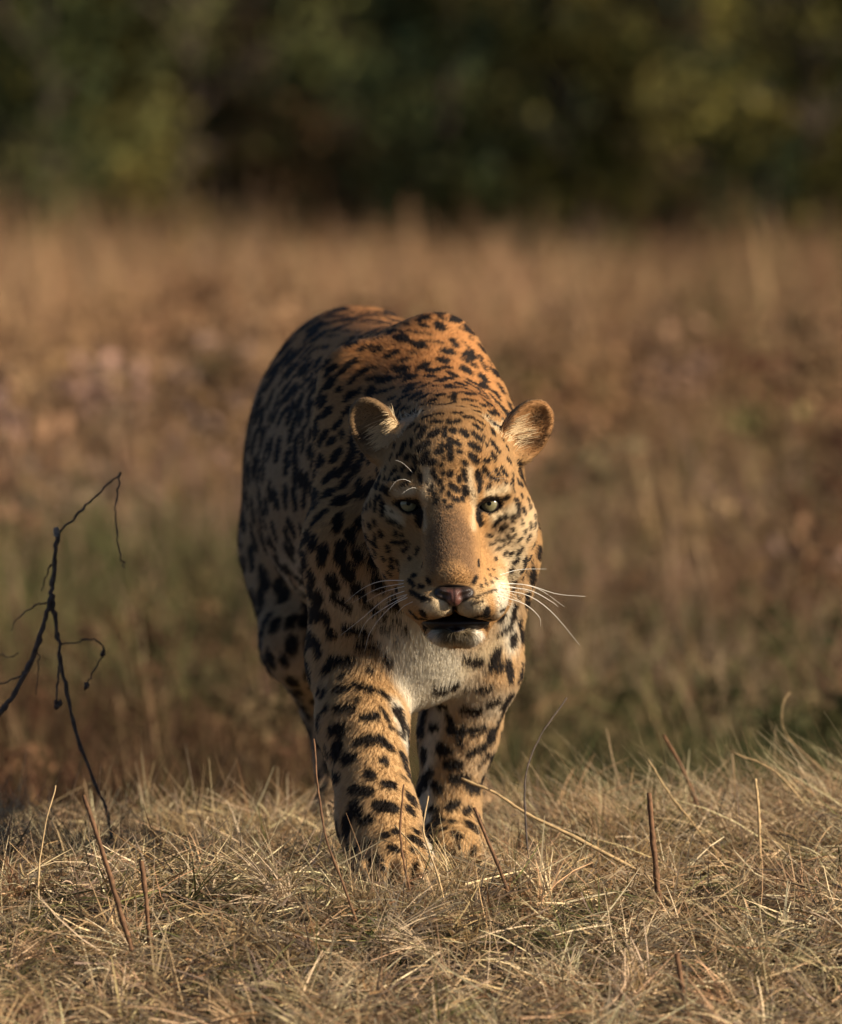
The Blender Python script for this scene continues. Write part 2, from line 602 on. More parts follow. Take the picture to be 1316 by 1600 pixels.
# ------------------------------------------------------------------ meadow behind the rise
def clumps(n, x0, x1, y0, y1, per, L0, L1, w0, w1, colf, spread, t1=38, spreadx=None):
    """tufts: every tuft one colour, fanning blades; width of the strip grows with distance"""
    y = y0 + (y1 - y0) * rng.random(n) ** 0.8
    s = y / y1
    x = rng.uniform(x0, x1, n) * s
    big = vnoise(np.stack([x, y * 0.6, 0 * x], 1), 9.0 / y0, 47)
    lc = rng.uniform(L0, L1, n) * (1 + 0.45 * big) * np.where(rng.random(n) < 0.12, 1.25, 1.0)
    lc = np.minimum(lc, L1 * 1.15)
    cc_ = colf(x, y) * (1 + 0.35 * vnoise(np.stack([x, y * 0.6, 0 * x + 3], 1), 12.0 / y0, 49))[:, None]
    k = rng.poisson(per, n) + 3
    idx = np.repeat(np.arange(n), k)
    m = len(idx)
    r = spread * np.sqrt(rng.random(m)) * rng.uniform(0.5, 1.5, n)[idx]
    a = rng.uniform(0, 2 * math.pi, m)
    bx = x[idx] + r * np.cos(a)
    by = y[idx] + r * np.sin(a)
    b = np.stack([bx, by, gheight(bx, by)], 1)
    colr = (cc_ * rng.uniform(0.5, 1.5, (n, 1)))[idx] * rng.uniform(0.75, 1.3, (m, 1))
    return blades(b, a + rng.normal(0, 0.5, m), np.radians(rng.uniform(2, t1, m)), lc[idx] * rng.uniform(0.5, 1.1, m), rng.uniform(0.0, 0.9, m),
                  rng.uniform(w0, w1, m), np.clip(colr, 0, 1))


def near_colour(x, y):
    n = len(x)
    px_ = x / y * FPX + 658
    p = np.stack([x, y, 0 * x], 1)
    nz = vnoise(p, 0.9, 41)
    gre = pick([(0.048, 0.055, 0.026), (0.075, 0.075, 0.034), (0.12, 0.105, 0.050), (0.22, 0.16, 0.085)], [3, 3, 2, 1.2], n, 0.3)
    bro = pick([(0.095, 0.052, 0.031), (0.15, 0.088, 0.050), (0.22, 0.140, 0.078), (0.075, 0.065, 0.032)], [3, 2.5, 1.5, 1.2], n, 0.3)
    tan = pick([(0.30, 0.195, 0.10), (0.24, 0.145, 0.075), (0.14, 0.12, 0.052), (0.17, 0.10, 0.055)], [3, 2, 1.6, 2], n, 0.3)
    wr = smooth01(px_, 560, 900) * (1 - smooth01(y, 16.5, 21.0))
    wl = (1 - smooth01(px_, 380, 640)) * (1 - smooth01(y, 15.5, 19.5))
    u = rng.random(n) + 0.12 * nz
    return np.where((u < wr)[:, None], gre, np.where((u < wr + wl)[:, None], bro, tan))


def far_colour(x, y):
    n = len(x)
    px_ = x / y * FPX + 658
    warm = pick([(0.36, 0.222, 0.122), (0.30, 0.175, 0.095), (0.41, 0.270, 0.158), (0.18, 0.098, 0.055)], [4, 3, 1.6, 1.0], n, 0.2)
    dull = pick([(0.24, 0.155, 0.085), (0.30, 0.185, 0.105), (0.13, 0.115, 0.05), (0.18, 0.095, 0.055)], [3, 2, 1.3, 1.6], n, 0.2)
    pinky = pick([(0.30, 0.195, 0.145), (0.24, 0.150, 0.108), (0.17, 0.145, 0.075)], [2, 2, 1], n, 0.2)
    u = rng.random(n)
    wd = smooth01(px_, 720, 1050) * 0.75 + 0.08
    wp = 0.5 * (1 - smooth01(y, 22, 30))
    return np.where((u < wd)[:, None], dull, np.where((u < wd + wp)[:, None], pinky, warm))


def mid_colour(x, y):
    n = len(x)
    px_ = x / y * FPX + 658
    gl = pick([(0.13, 0.125, 0.052), (0.10, 0.11, 0.045), (0.22, 0.165, 0.085)], [2, 2, 1.4], n, 0.25)
    t = pick([(0.25, 0.165, 0.108), (0.29, 0.20, 0.130), (0.20, 0.12, 0.07), (0.14, 0.125, 0.055), (0.12, 0.07, 0.04)], [3, 2, 2, 1.4, 1.2], n, 0.25)
    wl = (1 - smooth01(px_, 420, 640)) * 0.75
    return np.where((rng.random(n) < wl)[:, None], gl, t)


o3 = [clumps(1400, -5.0, 5.0, 11.6, 20.0, 22, 0.06, 0.20, 0.003, 0.007, near_colour, 0.12, 60),
      clumps(900, -5.5, 5.5, 15.0, 24.0, 20, 0.14, 0.34, 0.004, 0.009, mid_colour, 0.15, 45),
      clumps(1500, -1.6, 1.6, 11.6, 20.0, 26, 0.06, 0.20, 0.0025, 0.006, near_colour, 0.10, 60),
      clumps(800, -1.8, 1.8, 15.0, 24.0, 22, 0.14, 0.34, 0.003, 0.008, mid_colour, 0.13, 45)]


def weeds(n, x0, x1, y0, y1, h0, h1, r0, r1, per, size, colf):
    y = y0 + (y1 - y0) * rng.random(n) ** 0.8
    x = rng.uniform(x0, x1, n) * y / y1
    z = gheight(x, y) + rng.uniform(h0, h1, n)
    return leaf_cloud(np.stack([x, y, z], 1), rng.uniform(r0, r1, n), per, size, np.clip(colf(x, y) * rng.uniform(0.5, 1.1, (n, 1)), 0, 1))


o3.append(weeds(330, -1.6, 1.6, 13.2, 21.0, 0.0, 0.16, 0.02, 0.07, 40, 0.012, near_colour))
v, f, c = join3(o3)
o = make_mesh("meadow_grass", v, f, green_mat, smooth=False, color=c)
tag(o, "low mixed green and brown grass in the hollow behind the leopard", "grass", kind="stuff")
o3 = [clumps(1300, -9.0, 9.0, 21.0, 32.0, 22, 0.25, 0.55, 0.006, 0.012, far_colour, 0.20, 34),
      clumps(2200, -16.0, 16.0, 30.0, 58.0, 22, 0.55, 0.98, 0.009, 0.018, far_colour, 0.28, 24),
      clumps(900, -2.6, 2.6, 21.0, 32.0, 24, 0.25, 0.55, 0.004, 0.010, far_colour, 0.16, 34),
      clumps(1500, -5.0, 5.0, 30.0, 56.0, 24, 0.55, 0.98, 0.006, 0.014, far_colour, 0.22, 24)]
o3.append(weeds(380, -3.6, 3.6, 19.0, 40.0, 0.05, 0.60, 0.06, 0.24, 46, 0.028, far_colour))
v, f, c = join3(o3)
o = make_mesh("tall_grass", v, f, straw_mat, smooth=False, color=c)
tag(o, "tall sunlit tawny grass across the field below the trees", "grass", kind="stuff")
# ================================================================== trees along the far edge of the field
leaf_mat = leaf_material("tree_leaf", 0.25, gloss=0.05)
bark_mat = principled("tree_bark", (0.050, 0.038, 0.030), 0.9, noise=(9.0, 0.5, 1.4), bump=0.8, spec=0.1)


LEAF_SETS = {
    'olive': ([(0.080, 0.088, 0.036), (0.115, 0.110, 0.042), (0.046, 0.060, 0.027)], [3, 2, 2]),
    'yellow': ([(0.170, 0.145, 0.042), (0.115, 0.105, 0.035), (0.065, 0.070, 0.026)], [2.5, 2, 2]),
    'deep': ([(0.028, 0.044, 0.026), (0.042, 0.058, 0.032), (0.060, 0.070, 0.038)], [3, 2, 1]),
    'rusty': ([(0.095, 0.060, 0.032), (0.060, 0.052, 0.026), (0.120, 0.090, 0.040)], [2, 2, 1]),
}


def tree(name, label, px, Y, height, spread, kind, low=0.35, nclump=54):
    x = (px - 658) / FPX * Y
    z0 = float(gheight(np.array([x]), np.array([Y]))[0])
    root = empty(name, (x, Y, z0))
    tag(root, label, "tree", "trees along the far edge of the field")
    tr = []
    top = height * 0.72
    lean = rng.normal(0, 0.12, 2)
    c = np.array([[x, Y, z0 - 0.1], [x + lean[0] * 0.5, Y + lean[1] * 0.5, z0 + top * 0.35], [x + lean[0], Y + lean[1], z0 + top * 0.7], [x + lean[0] * 1.6, Y + lean[1], z0 + top]])
    cp = curve_pts(c, 10)
    tr.append(tube(cp, np.linspace(0.075, 0.03, 10), 8))
    for q in range(9):
        i = rng.integers(2, 9)
        a = rng.uniform(0, 2 * math.pi)
        ln = spread * rng.uniform(0.5, 0.95)
        e = cp[i] + np.array([math.cos(a) * ln, math.sin(a) * ln, ln * rng.uniform(0.1, 0.7)])
        mid = (cp[i] + e) / 2 + np.array([0, 0, 0.12 * ln])
        bp = curve_pts([cp[i], mid, e], 6)
        tr.append(tube(bp, np.linspace(0.05, 0.012, 6), 6))
    v, f = merge(tr)
    make_mesh("trunk", v, f, bark_mat, root)
    d = unit(rng.normal(0, 1, (nclump, 3)))
    rad = rng.random(nclump) ** 0.45
    cz = z0 + low + (height - low) * 0.5
    cen = np.array([x, Y, cz]) + d * rad[:, None] * np.array([spread, spread, (height - low) * 0.52])
    cen[:, 2] = np.maximum(cen[:, 2], z0 + low * 0.7)
    ntr = 14
    cen[:ntr] = np.stack([x + rng.normal(0, 0.22, ntr), np.full(ntr, Y - 0.35), z0 + rng.uniform(0.2, height * 0.7, ntr)], 1)
    rr_ = rng.uniform(0.20, 0.52, nclump) * spread / 1.4
    pal, wt = LEAF_SETS[kind]
    v, f, c = leaf_cloud(cen, rr_, 62, 0.050, pick(pal, wt, nclump, 0.25) * np.where(rng.random((nclump, 1)) < 0.24, 1.55, 0.55))  # random clumps brightened as painted sun highlights, the rest darkened
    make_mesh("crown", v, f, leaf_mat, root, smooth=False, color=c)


TREES = [
    (60, 60, 4.6, 1.5, 'olive', 0.15, "leafy olive tree at the far left edge of the field"),
    (250, 62, 4.8, 1.4, 'yellow', 0.15, "yellowish green tree second from the left in the far tree line"),
    (395, 67, 4.6, 1.2, 'rusty', 0.2, "brownish sparse tree in the tree line above the leopard's rump"),
    (540, 70, 5.0, 1.5, 'deep', 0.2, "dark deep green tree in the tree line above the leopard's back"),
    (690, 64, 4.9, 1.3, 'olive', 0.15, "paler olive tree in the middle of the far tree line"),
    (800, 71, 5.0, 1.4, 'deep', 0.2, "dark tree just right of the middle of the far tree line"),
    (930, 63, 4.7, 1.3, 'yellow', 0.15, "yellow flecked tree in the tree line above the right ear"),
    (1060, 68, 4.9, 1.4, 'rusty', 0.3, "rusty leaved tree right of the yellow flecked one in the tree line"),
    (1190, 66, 4.8, 1.4, 'deep', 0.3, "dark green tree near the right end of the tree line"),
    (1290, 61, 4.7, 1.4, 'yellow', 0.15, "yellowish olive tree at the far right edge of the field"),
    (-150, 64, 4.8, 1.5, 'deep', 0.3, "dark tree beyond the left edge of the tree line"),
    (1470, 64, 4.8, 1.5, 'deep', 0.3, "dark tree beyond the right edge of the tree line"),
]
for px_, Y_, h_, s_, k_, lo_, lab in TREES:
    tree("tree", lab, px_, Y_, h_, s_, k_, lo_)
# the wood behind reads as one dark mass
n = 1500
cen = np.stack([rng.uniform(-30, 30, n), rng.uniform(84, 104, n), np.where(rng.random(n) < 0.5, rng.random(n) * 3.2, rng.random(n) * 7.8) + 0.1], 1)
pal, wt = LEAF_SETS['deep']
v, f, c = leaf_cloud(cen, rng.uniform(0.8, 1.5, n), 60, 0.24, pick(pal, wt, n, 0.25) * 0.7)
o = make_mesh("distant_wood", v, f, leaf_mat, smooth=False, color=c)
tag(o, "dark mass of woodland behind the tree line", "woodland", kind="stuff")
# ================================================================== the leopard: one continuous body surface
HEAD = P(701.5, 789, 9.78)      # point between the eyes
HS = 13000.0 / 9.78             # photograph pixels per metre at the face


def axis(segs):
    out = [segs[0][0]]
    for a, b, h in segs:
        n = max(1, int(round((b - a) / h)))
        out += list(a + (b - a) * (np.arange(n) + 1) / n)
    return np.array(out)


hx, hy, hz = HEAD
gx = axis([(-0.32, hx - 0.15, 0.006), (hx - 0.15, hx + 0.15, 0.0022), (hx + 0.15, 0.27, 0.006)])
gy = axis([(9.63, 9.66, 0.006), (9.66, 9.94, 0.0024), (9.94, 11.30, 0.008), (11.30, 12.05, 0.012)])
gz = axis([(-0.02, hz - 0.19, 0.006), (hz - 0.19, hz + 0.155, 0.0024), (hz + 0.155, 0.74, 0.006)])
FLD = np.full((len(gx), len(gy), len(gz)), 1.0, dtype=np.float32)


def block(lo, hi):
    s = []
    for g, a, b in ((gx, lo[0], hi[0]), (gy, lo[1], hi[1]), (gz, lo[2], hi[2])):
        s.append(slice(max(np.searchsorted(g, a) - 1, 0), min(np.searchsorted(g, b) + 1, len(g))))
    X = gx[s[0]][:, None, None]
    Y = gy[s[1]][None, :, None]
    Z = gz[s[2]][None, None, :]
    return tuple(s), X, Y, Z


def b_ell(c, r, k=0.05):
    c = np.asarray(c, float)
    r = np.asarray(r, float)
    pad = k + 0.02
    s, X, Y, Z = block(c - r - pad, c + r + pad)
    FLD[s] = smin(FLD[s], sd_ell(X, Y, Z, c, r), k)


def b_cone(a, b, ra, rb, k=0.05):
    a = np.asarray(a, float)
    b = np.asarray(b, float)
    pad = max(ra, rb) + k + 0.02
    s, X, Y, Z = block(np.minimum(a, b) - pad, np.maximum(a, b) + pad)
    FLD[s] = smin(FLD[s], sd_cone(X, Y, Z, a, b, ra, rb), k)


# torso
b_ell((-0.004, 10.36, 0.455), (0.128, 0.32, 0.180), 0.06)
b_ell((-0.060, 10.75, 0.450), (0.157, 0.36, 0.182), 0.08)
b_ell((-0.085, 11.03, 0.498), (0.130, 0.25, 0.172), 0.08)
b_cone(P(640, 628, 10.30), (-0.085, 11.0, 0.575), 0.086, 0.097, 0.08)            # spine
# thighs
b_ell((-0.158, 10.98, 0.435), (0.072, 0.17, 0.150), 0.06)
b_ell((0.000, 11.00, 0.405), (0.075, 0.17, 0.175), 0.06)
# shoulders: blades rise above the back line
b_cone(P(552, 590, 10.27), P(562, 860, 10.08), 0.046, 0.066, 0.035)
b_cone(P(688, 545, 10.34), P(752, 850, 10.17), 0.047, 0.064, 0.05)
b_cone(P(562, 860, 10.08), P(562, 1030, 10.13), 0.070, 0.064, 0.035)
b_cone(P(754, 850, 10.17), P(742, 1040, 10.20), 0.064, 0.058, 0.05)
# front leg, forward one
b_cone(P(560, 1030, 10.13), P(566, 1130, 10.06), 0.062, 0.054, 0.03)
b_cone(P(566, 1130, 10.06), P(592, 1285, 9.97), 0.055, 0.049, 0.03)
b_cone(P(592, 1285, 9.97), P(612, 1345, 9.93), 0.049, 0.046, 0.03)
pw = P(613, 1357, 9.92)
b_ell((pw[0], pw[1], 0.036), (0.048, 0.070, 0.036), 0.03)
for q, (dx, dy) in enumerate(((-0.034, -0.045), (-0.012, -0.062), (0.012, -0.062), (0.034, -0.045))):
    b_ell((pw[0] + dx, pw[1] + dy, 0.024), (0.0145, 0.028, 0.022), 0.010)
# front leg, trailing one
b_cone(P(742, 1040, 10.20), P(717, 1140, 10.23), 0.056, 0.049, 0.03)
b_cone(P(717, 1140, 10.23), P(697, 1270, 10.24), 0.049, 0.040, 0.03)
b_cone(P(697, 1270, 10.24), P(701, 1330, 10.22), 0.040, 0.040, 0.03)
pw = P(703, 1335, 10.20)
b_ell((pw[0], pw[1], 0.034), (0.045, 0.066, 0.034), 0.03)
for q, (dx, dy) in enumerate(((-0.032, -0.040), (-0.011, -0.056), (0.011, -0.056), (0.032, -0.040))):
    b_ell((pw[0] + dx, pw[1] + dy, 0.022), (0.014, 0.026, 0.020), 0.010)
# hind legs
for sx, dy in ((-0.168, 0.0), (0.005, 0.16)):
    b_cone((sx, 10.98 + dy, 0.36), (sx + 0.014, 10.84 + dy, 0.245), 0.072, 0.054, 0.05)
    b_cone((sx + 0.010, 10.84 + dy, 0.245), (sx + 0.045, 11.02 + dy, 0.150), 0.052, 0.034, 0.03)
    b_cone((sx + 0.045, 11.02 + dy, 0.150), (sx + 0.060, 10.93 + dy, 0.030), 0.034, 0.032, 0.03)
    b_ell((sx + 0.062, 10.89 + dy, 0.026), (0.042, 0.068, 0.030), 0.02)
    for dx, ty in ((-0.030, -0.04), (-0.010, -0.055), (0.010, -0.055), (0.030, -0.04)):
        b_ell((sx + 0.062 + dx, 10.89 + dy + ty, 0.018), (0.013, 0.025, 0.018), 0.008)
# tail, carried low behind
tl = curve_pts([(-0.09, 11.22, 0.56), (-0.10, 11.38, 0.44), (-0.08, 11.55, 0.25), (-0.05, 11.76, 0.13), (-0.02, 11.98, 0.16)], 12)
for i in range(11):
    b_cone(tl[i], tl[i + 1], 0.036 - 0.001 * i, 0.035 - 0.001 * i, 0.02)
# neck and brisket
b_cone(P(703, 718, 9.95), P(658, 690, 10.25), 0.088, 0.104, 0.06)
b_cone(P(702, 850, 9.94), P(655, 880, 10.20), 0.060, 0.118, 0.06)
b_ell(P(650, 955, 10.12), (0.088, 0.085, 0.105), 0.05)
b_ell(P(652, 1030, 10.13), (0.045, 0.06, 0.055), 0.04)

FLD += 0.006      # room for the coat

# ---- head in its own coordinates: X to the right, D forward, Z up from between the eyes
s, X, Y, Z = block(HEAD - np.array([0.16, 0.13, 0.20]), HEAD + np.array([0.16, 0.20, 0.165]))
Zl = Z - hz
D = -(Y - hy)
Xs = (X - hx) + 0.06 * np.minimum(Zl, 0) + 0 * D
Xa = np.abs(Xs)
h = sd_ell(Xa, D, Zl, (0, -0.078, 0.030), (0.076, 0.085, 0.080))
h = smin(h, sd_ell(Xa, D, Zl, (0, -0.040, 0.036), (0.056, 0.050, 0.060)), 0.04)
h = smin(h, sd_ell(Xa, D, Zl, (0.060, -0.050, -0.022), (0.039, 0.052, 0.050)), 0.03)
h = smin(h, sd_ell(Xa, D, Zl, (0.046, -0.066, -0.068), (0.038, 0.050, 0.040)), 0.03)
h = smin(h, sd_cone(Xa, D, Zl, (0.0095, -0.009, 0.018), (0.0140, 0.058, -0.083), 0.0225, 0.0200), 0.014)
h = smin(h, sd_cone(Xa, D, Zl, (0.0, -0.003, 0.018), (0.0, 0.064, -0.081), 0.0230, 0.0195), 0.010)
h = smin(h, sd_cone(Xa, D, Zl, (0.022, -0.040, -0.020), (0.033, 0.008, -0.090), 0.031, 0.024), 0.022)
h = smin(h, sd_ell(Xa, D, Zl, (0.038, 0.018, -0.103), (0.025, 0.042, 0.028)), 0.020)
h = smin(h, sd_cone(Xa, D, Zl, (0.013, 0.018, -0.1480), (0.040, -0.055, -0.110), 0.0110, 0.026), 0.010)
h = smin(h, sd_cone(Xa, D, Zl, (0.0, 0.006, -0.151), (0.0, -0.070, -0.118), 0.010, 0.030), 0.015)
h = smin(h, sd_ell(Xa, D, Zl, (0.0, 0.024, -0.1480), (0.027, 0.021, 0.0098)), 0.012)
# sockets
h = smax(h, -sd_ell(Xa, D, Zl, (0.050, 0.012, -0.003), (0.018, 0.020, 0.015)), 0.018)
# brow ridge and lower lid
h = smin(h, sd_cone(Xa, D, Zl, (0.029, 0.010, 0.012), (0.062, -0.009, 0.017), 0.0110, 0.0105), 0.012)
h = smin(h, sd_cone(Xa, D, Zl, (0.036, 0.002, -0.014), (0.060, -0.012, -0.006), 0.009, 0.009), 0.012)
# eye opening: almond cut through, tilted up outwards
EX, EZ = 0.0475, 0.0005
tilt = math.radians(11)
U = (Xa - EX) * math.cos(tilt) + (Zl - EZ) * math.sin(tilt)
W = -(Xa - EX) * math.sin(tilt) + (Zl - EZ) * math.cos(tilt)
up = np.sqrt(U ** 2 + (W + 0.0300) ** 2) - 0.0314
dn = np.sqrt(U ** 2 + (W - 0.0050) ** 2) - 0.0135
almond = np.maximum(np.maximum(up, dn), -(D + 0.022)) + 0 * D
h = smax(h, -almond, 0.004)
# groove of the lip and the slit of the open mouth
h = smax(h, -sd_cone(Xa, D, Zl, (0, 0.090, -0.112), (0, 0.080, -0.140), 0.0035, 0.0045), 0.006)
mouth = sd_ell(Xa, D, Zl + 5.0 * Xa ** 2, (0, 0.044, -0.1360), (0.0390, 0.060, 0.0082))
h = smax(h, -mouth, 0.005)
# the two lip pads hang over the mouth, parted under the nose
pad = sd_ell(Xa, D, Zl, (0.0235, 0.048, -0.1115), (0.0255, 0.032, 0.0215))
pad = smax(pad, -sd_cone(Xa, D, Zl, (0, 0.092, -0.110), (0, 0.074, -0.136), 0.0030, 0.0075), 0.006)
h = smin(h, pad, 0.010)
flew = sd_ell(Xa, D, Zl, (0.0420, 0.018, -0.1160), (0.0140, 0.030, 0.0185))
h = smin(h, flew, 0.010)
mouth = smax(mouth, -(np.minimum(pad, flew) - 0.0005), 0.002)
FLD[s] = smin(FLD[s], h, 0.045)
# keep the eye, lip and mouth cuts free from what the neck fills in
FLD[s] = smax(FLD[s], -np.maximum(almond, -(D + 0.022)), 0.002)
FLD[s] = smax(FLD[s], -np.maximum(mouth, -(D + 0.045)), 0.004)


# ears: cupped shells
def ear(c, a, n, ra, rw, rt):
    a = unit(a)
    n = unit(np.asarray(n, float) - a * np.dot(a, n))
    w = np.cross(a, n)
    c = np.asarray(c, float)
    s, X, Y, Z = block(HEAD + np.array([c[0], -c[1], c[2]]) - 0.085, HEAD + np.array([c[0], -c[1], c[2]]) + 0.085)
    x = X - hx - c[0]
    d = -(Y - hy) - c[1]
    z = Z - hz - c[2]
    A = x * a[0] + d * a[1] + z * a[2]
    N = x * n[0] + d * n[1] + z * n[2]
    Wd = x * w[0] + d * w[1] + z * w[2]
    outer = sd_ell(A, N, Wd, (0, 0, 0), (ra, rt, rw))
    inner = sd_ell(A, N, Wd, (0.003, 0.0140, 0), (ra - 0.0035, rt - 0.002, rw - 0.0035))
    FLD[s] = smin(FLD[s], smax(outer, -inner, 0.004), 0.010)


EAR_L = np.array([-0.0850, -0.072, 0.0840])
EAR_R = np.array([0.0905, -0.072, 0.0830])
ear(EAR_L, (-0.52, -0.10, 0.85), (-0.35, 0.90, 0.05), 0.0450, 0.0285, 0.0185)
ear(EAR_R, (0.56, -0.10, 0.82), (0.40, 0.88, 0.0), 0.0440, 0.0290, 0.0185)

BV, BF = surface_nets(gx, gy, gz, FLD)
BV = relax(BV, BF, 3, 0.5)
# keep the largest connected surface only
par = np.arange(len(BV))
e = np.vstack([BF[:, [0, 1]], BF[:, [1, 2]], BF[:, [2, 3]]])
while True:
    m = np.minimum(par[e[:, 0]], par[e[:, 1]])
    new = par.copy()
    np.minimum.at(new, e[:, 0], m)
    np.minimum.at(new, e[:, 1], m)
    new = new[new]
    if (new == par).all():
        break
    par = new
keep_id = np.bincount(par, minlength=len(BV)).argmax()
km = par == keep_id
remap = np.cumsum(km) - 1
BF = remap[BF[km[BF[:, 0]]]]
BV = BV[km]
BN = vert_normals(BV, BF)
bvh = BVHTree.FromPolygons(BV.tolist(), BF.tolist())
CAMV = Vector((0, 0, CAM_H))


def hit(px, py):
    d = Vector(P(px, py, 1.0)) - CAMV
    r = bvh.ray_cast(CAMV, d.normalized())
    return None if r[0] is None else np.array(r[0])


leopard = empty("leopard", (0.0, 10.5, 0.0))
tag(leopard, "spotted leopard walking head-down towards the viewer through dry grass", "leopard")
# ------------------------------------------------------------------ markings
# Marks are read off the animal's front as short strokes (x1, y1, x2, y2, width) and laid on the body surface.
def marks(ox, oy, sc, rows):
    return [(ox + a / sc, oy + b / sc, ox + c / sc, oy + d / sc, w / sc) for a, b, c, d, w in rows]


SPOTS = []
# brow and crown, left of the midline
SPOTS += marks(540, 590, 7.311, [
    (1030, 160, 1120, 155, 40), (1030, 215, 1130, 200, 60), (860, 325, 1010, 310, 50), (1050, 325, 1190, 315, 60), (1220, 240, 1240, 290, 60),
    (690, 360, 730, 360, 50), (820, 405, 890, 400, 60), (1010, 430, 1110, 430, 50), (890, 475, 960, 455, 70), (990, 515, 1090, 510, 55),
    (690, 485, 810, 475, 40), (720, 590, 770, 555, 60), (630, 650, 670, 615, 80), (810, 600, 850, 560, 50), (850, 690, 900, 590, 70),
    (970, 660, 1050, 615, 90), (1135, 580, 1130, 660, 70), (760, 720, 760, 790, 50), (840, 820, 940, 750, 70), (640, 870, 680, 770, 80),
    (1050, 840, 1090, 840, 80), (1100, 770, 1101, 770, 60), (1160, 770, 1150, 790, 50), (880, 960, 930, 870, 80), (960, 970, 1010, 960, 70),
    (1085, 995, 1095, 995, 45), (1110, 920, 1130, 920, 40), (700, 930, 720, 900, 60), (790, 920, 800, 920, 50), (800, 970, 800, 975, 45),
    (610, 890, 600, 910, 50), (530, 1110, 580, 1060, 70), (460, 1040, 470, 1050, 50), (450, 1160, 460, 1170, 40), (340, 1200, 350, 1210, 50),
    (420, 1270, 480, 1300, 80), (740, 1100, 810, 1030, 60), (850, 1100, 860, 1200, 50), (1000, 1070, 1000, 1090, 60), (1025, 1130, 1030, 1150, 50),
    (1080, 1180, 1080, 1200, 60), (1120, 1085, 1120, 1090, 50), (930, 1205, 931, 1205, 30), (960, 1290, 990, 1240, 50), (1005, 1350, 1015, 1310, 55),
    (1090, 1300, 1115, 1250, 40), (1020, 1430, 1050, 1390, 50), (1130, 1400, 1130, 1420, 40), (1160, 1480, 1165, 1480, 40), (1205, 1460, 1205, 1470, 40),
    (1240, 1390, 1280, 1400, 60), (1180, 1330, 1190, 1350, 50), (1190, 700, 1200, 920, 70), (1215, 600, 1240, 600, 70), (1180, 500, 1185, 520, 60),
    (1250, 730, 1290, 750, 70), (1300, 850, 1301, 850, 50), (1200, 1090, 1190, 1110, 60), (1205, 1220, 1215, 1250, 60), (1260, 1260, 1290, 1290, 50),
    (1300, 1160, 1301, 1160, 60), (1250, 420, 1300, 420, 60), (1260, 510, 1300, 500, 50), (560, 780, 570, 800, 60), (520, 930, 540, 900, 50),
    (650, 1060, 680, 1030, 50), (560, 1180, 600, 1160, 50), (640, 1240, 700, 1210, 40)])
# brow and crown, right of the midline
SPOTS += marks(700, 590, 7.311, [
    (10, 90, 50, 80, 60), (60, 190, 110, 180, 60), (20, 240, 60, 250, 60), (50, 300, 80, 300, 50), (210, 200, 360, 200, 70), (180, 265, 290, 270, 55),
    (220, 40, 300, 70, 60), (320, 90, 390, 120, 60), (110, 345, 170, 345, 40), (260, 330, 340, 350, 50), (300, 395, 360, 405, 55), (390, 330, 460, 330, 60),
    (480, 290, 560, 330, 60), (90, 415, 150, 420, 60), (190, 465, 280, 470, 70), (390, 475, 460, 450, 60), (490, 420, 560, 400, 90), (80, 520, 130, 505, 50),
    (340, 510, 390, 540, 60), (310, 560, 370, 600, 70), (170, 620, 210, 650, 90), (50, 600, 60, 610, 80), (290, 640, 380, 730, 60), (400, 680, 401, 680, 40),
    (500, 610, 510, 650, 80), (590, 660, 620, 720, 55), (260, 760, 350, 820, 75), (490, 740, 570, 850, 65), (440, 785, 441, 785, 40), (660, 800, 680, 840, 50),
    (70, 730, 130, 760, 65), (120, 840, 150, 840, 60), (260, 880, 330, 960, 75), (500, 880, 530, 930, 65), (420, 955, 460, 950, 55), (670, 940, 710, 980, 60),
    (800, 960, 840, 1020, 50), (180, 960, 210, 980, 60), (180, 1050, 200, 1170, 60), (130, 1140, 130, 1180, 60), (400, 1040, 460, 1120, 50), (540, 1060, 580, 1120, 60),
    (610, 1050, 660, 1120, 70), (730, 1110, 740, 1120, 35), (800, 1070, 810, 1110, 50), (490, 1150, 560, 1180, 60), (640, 1190, 660, 1210, 40), (720, 1240, 740, 1290, 65),
    (795, 1190, 810, 1230, 60), (870, 1200, 880, 1260, 50), (920, 1230, 930, 1260, 40), (985, 1170, 990, 1200, 45), (345, 1090, 365, 1180, 80), (370, 1200, 360, 1290, 45),
    (450, 1270, 480, 1220, 35), (190, 1260, 200, 1310, 80), (90, 1240, 90, 1290, 50), (30, 1220, 30, 1240, 50), (10, 1310, 15, 1330, 50), (90, 1390, 110, 1390, 60),
    (165, 1370, 175, 1400, 55), (40, 1460, 30, 1470, 40), (660, 1370, 680, 1370, 60), (990, 490, 1040, 440, 90), (800, 700, 880, 720, 50), (980, 750, 1050, 740, 60)])
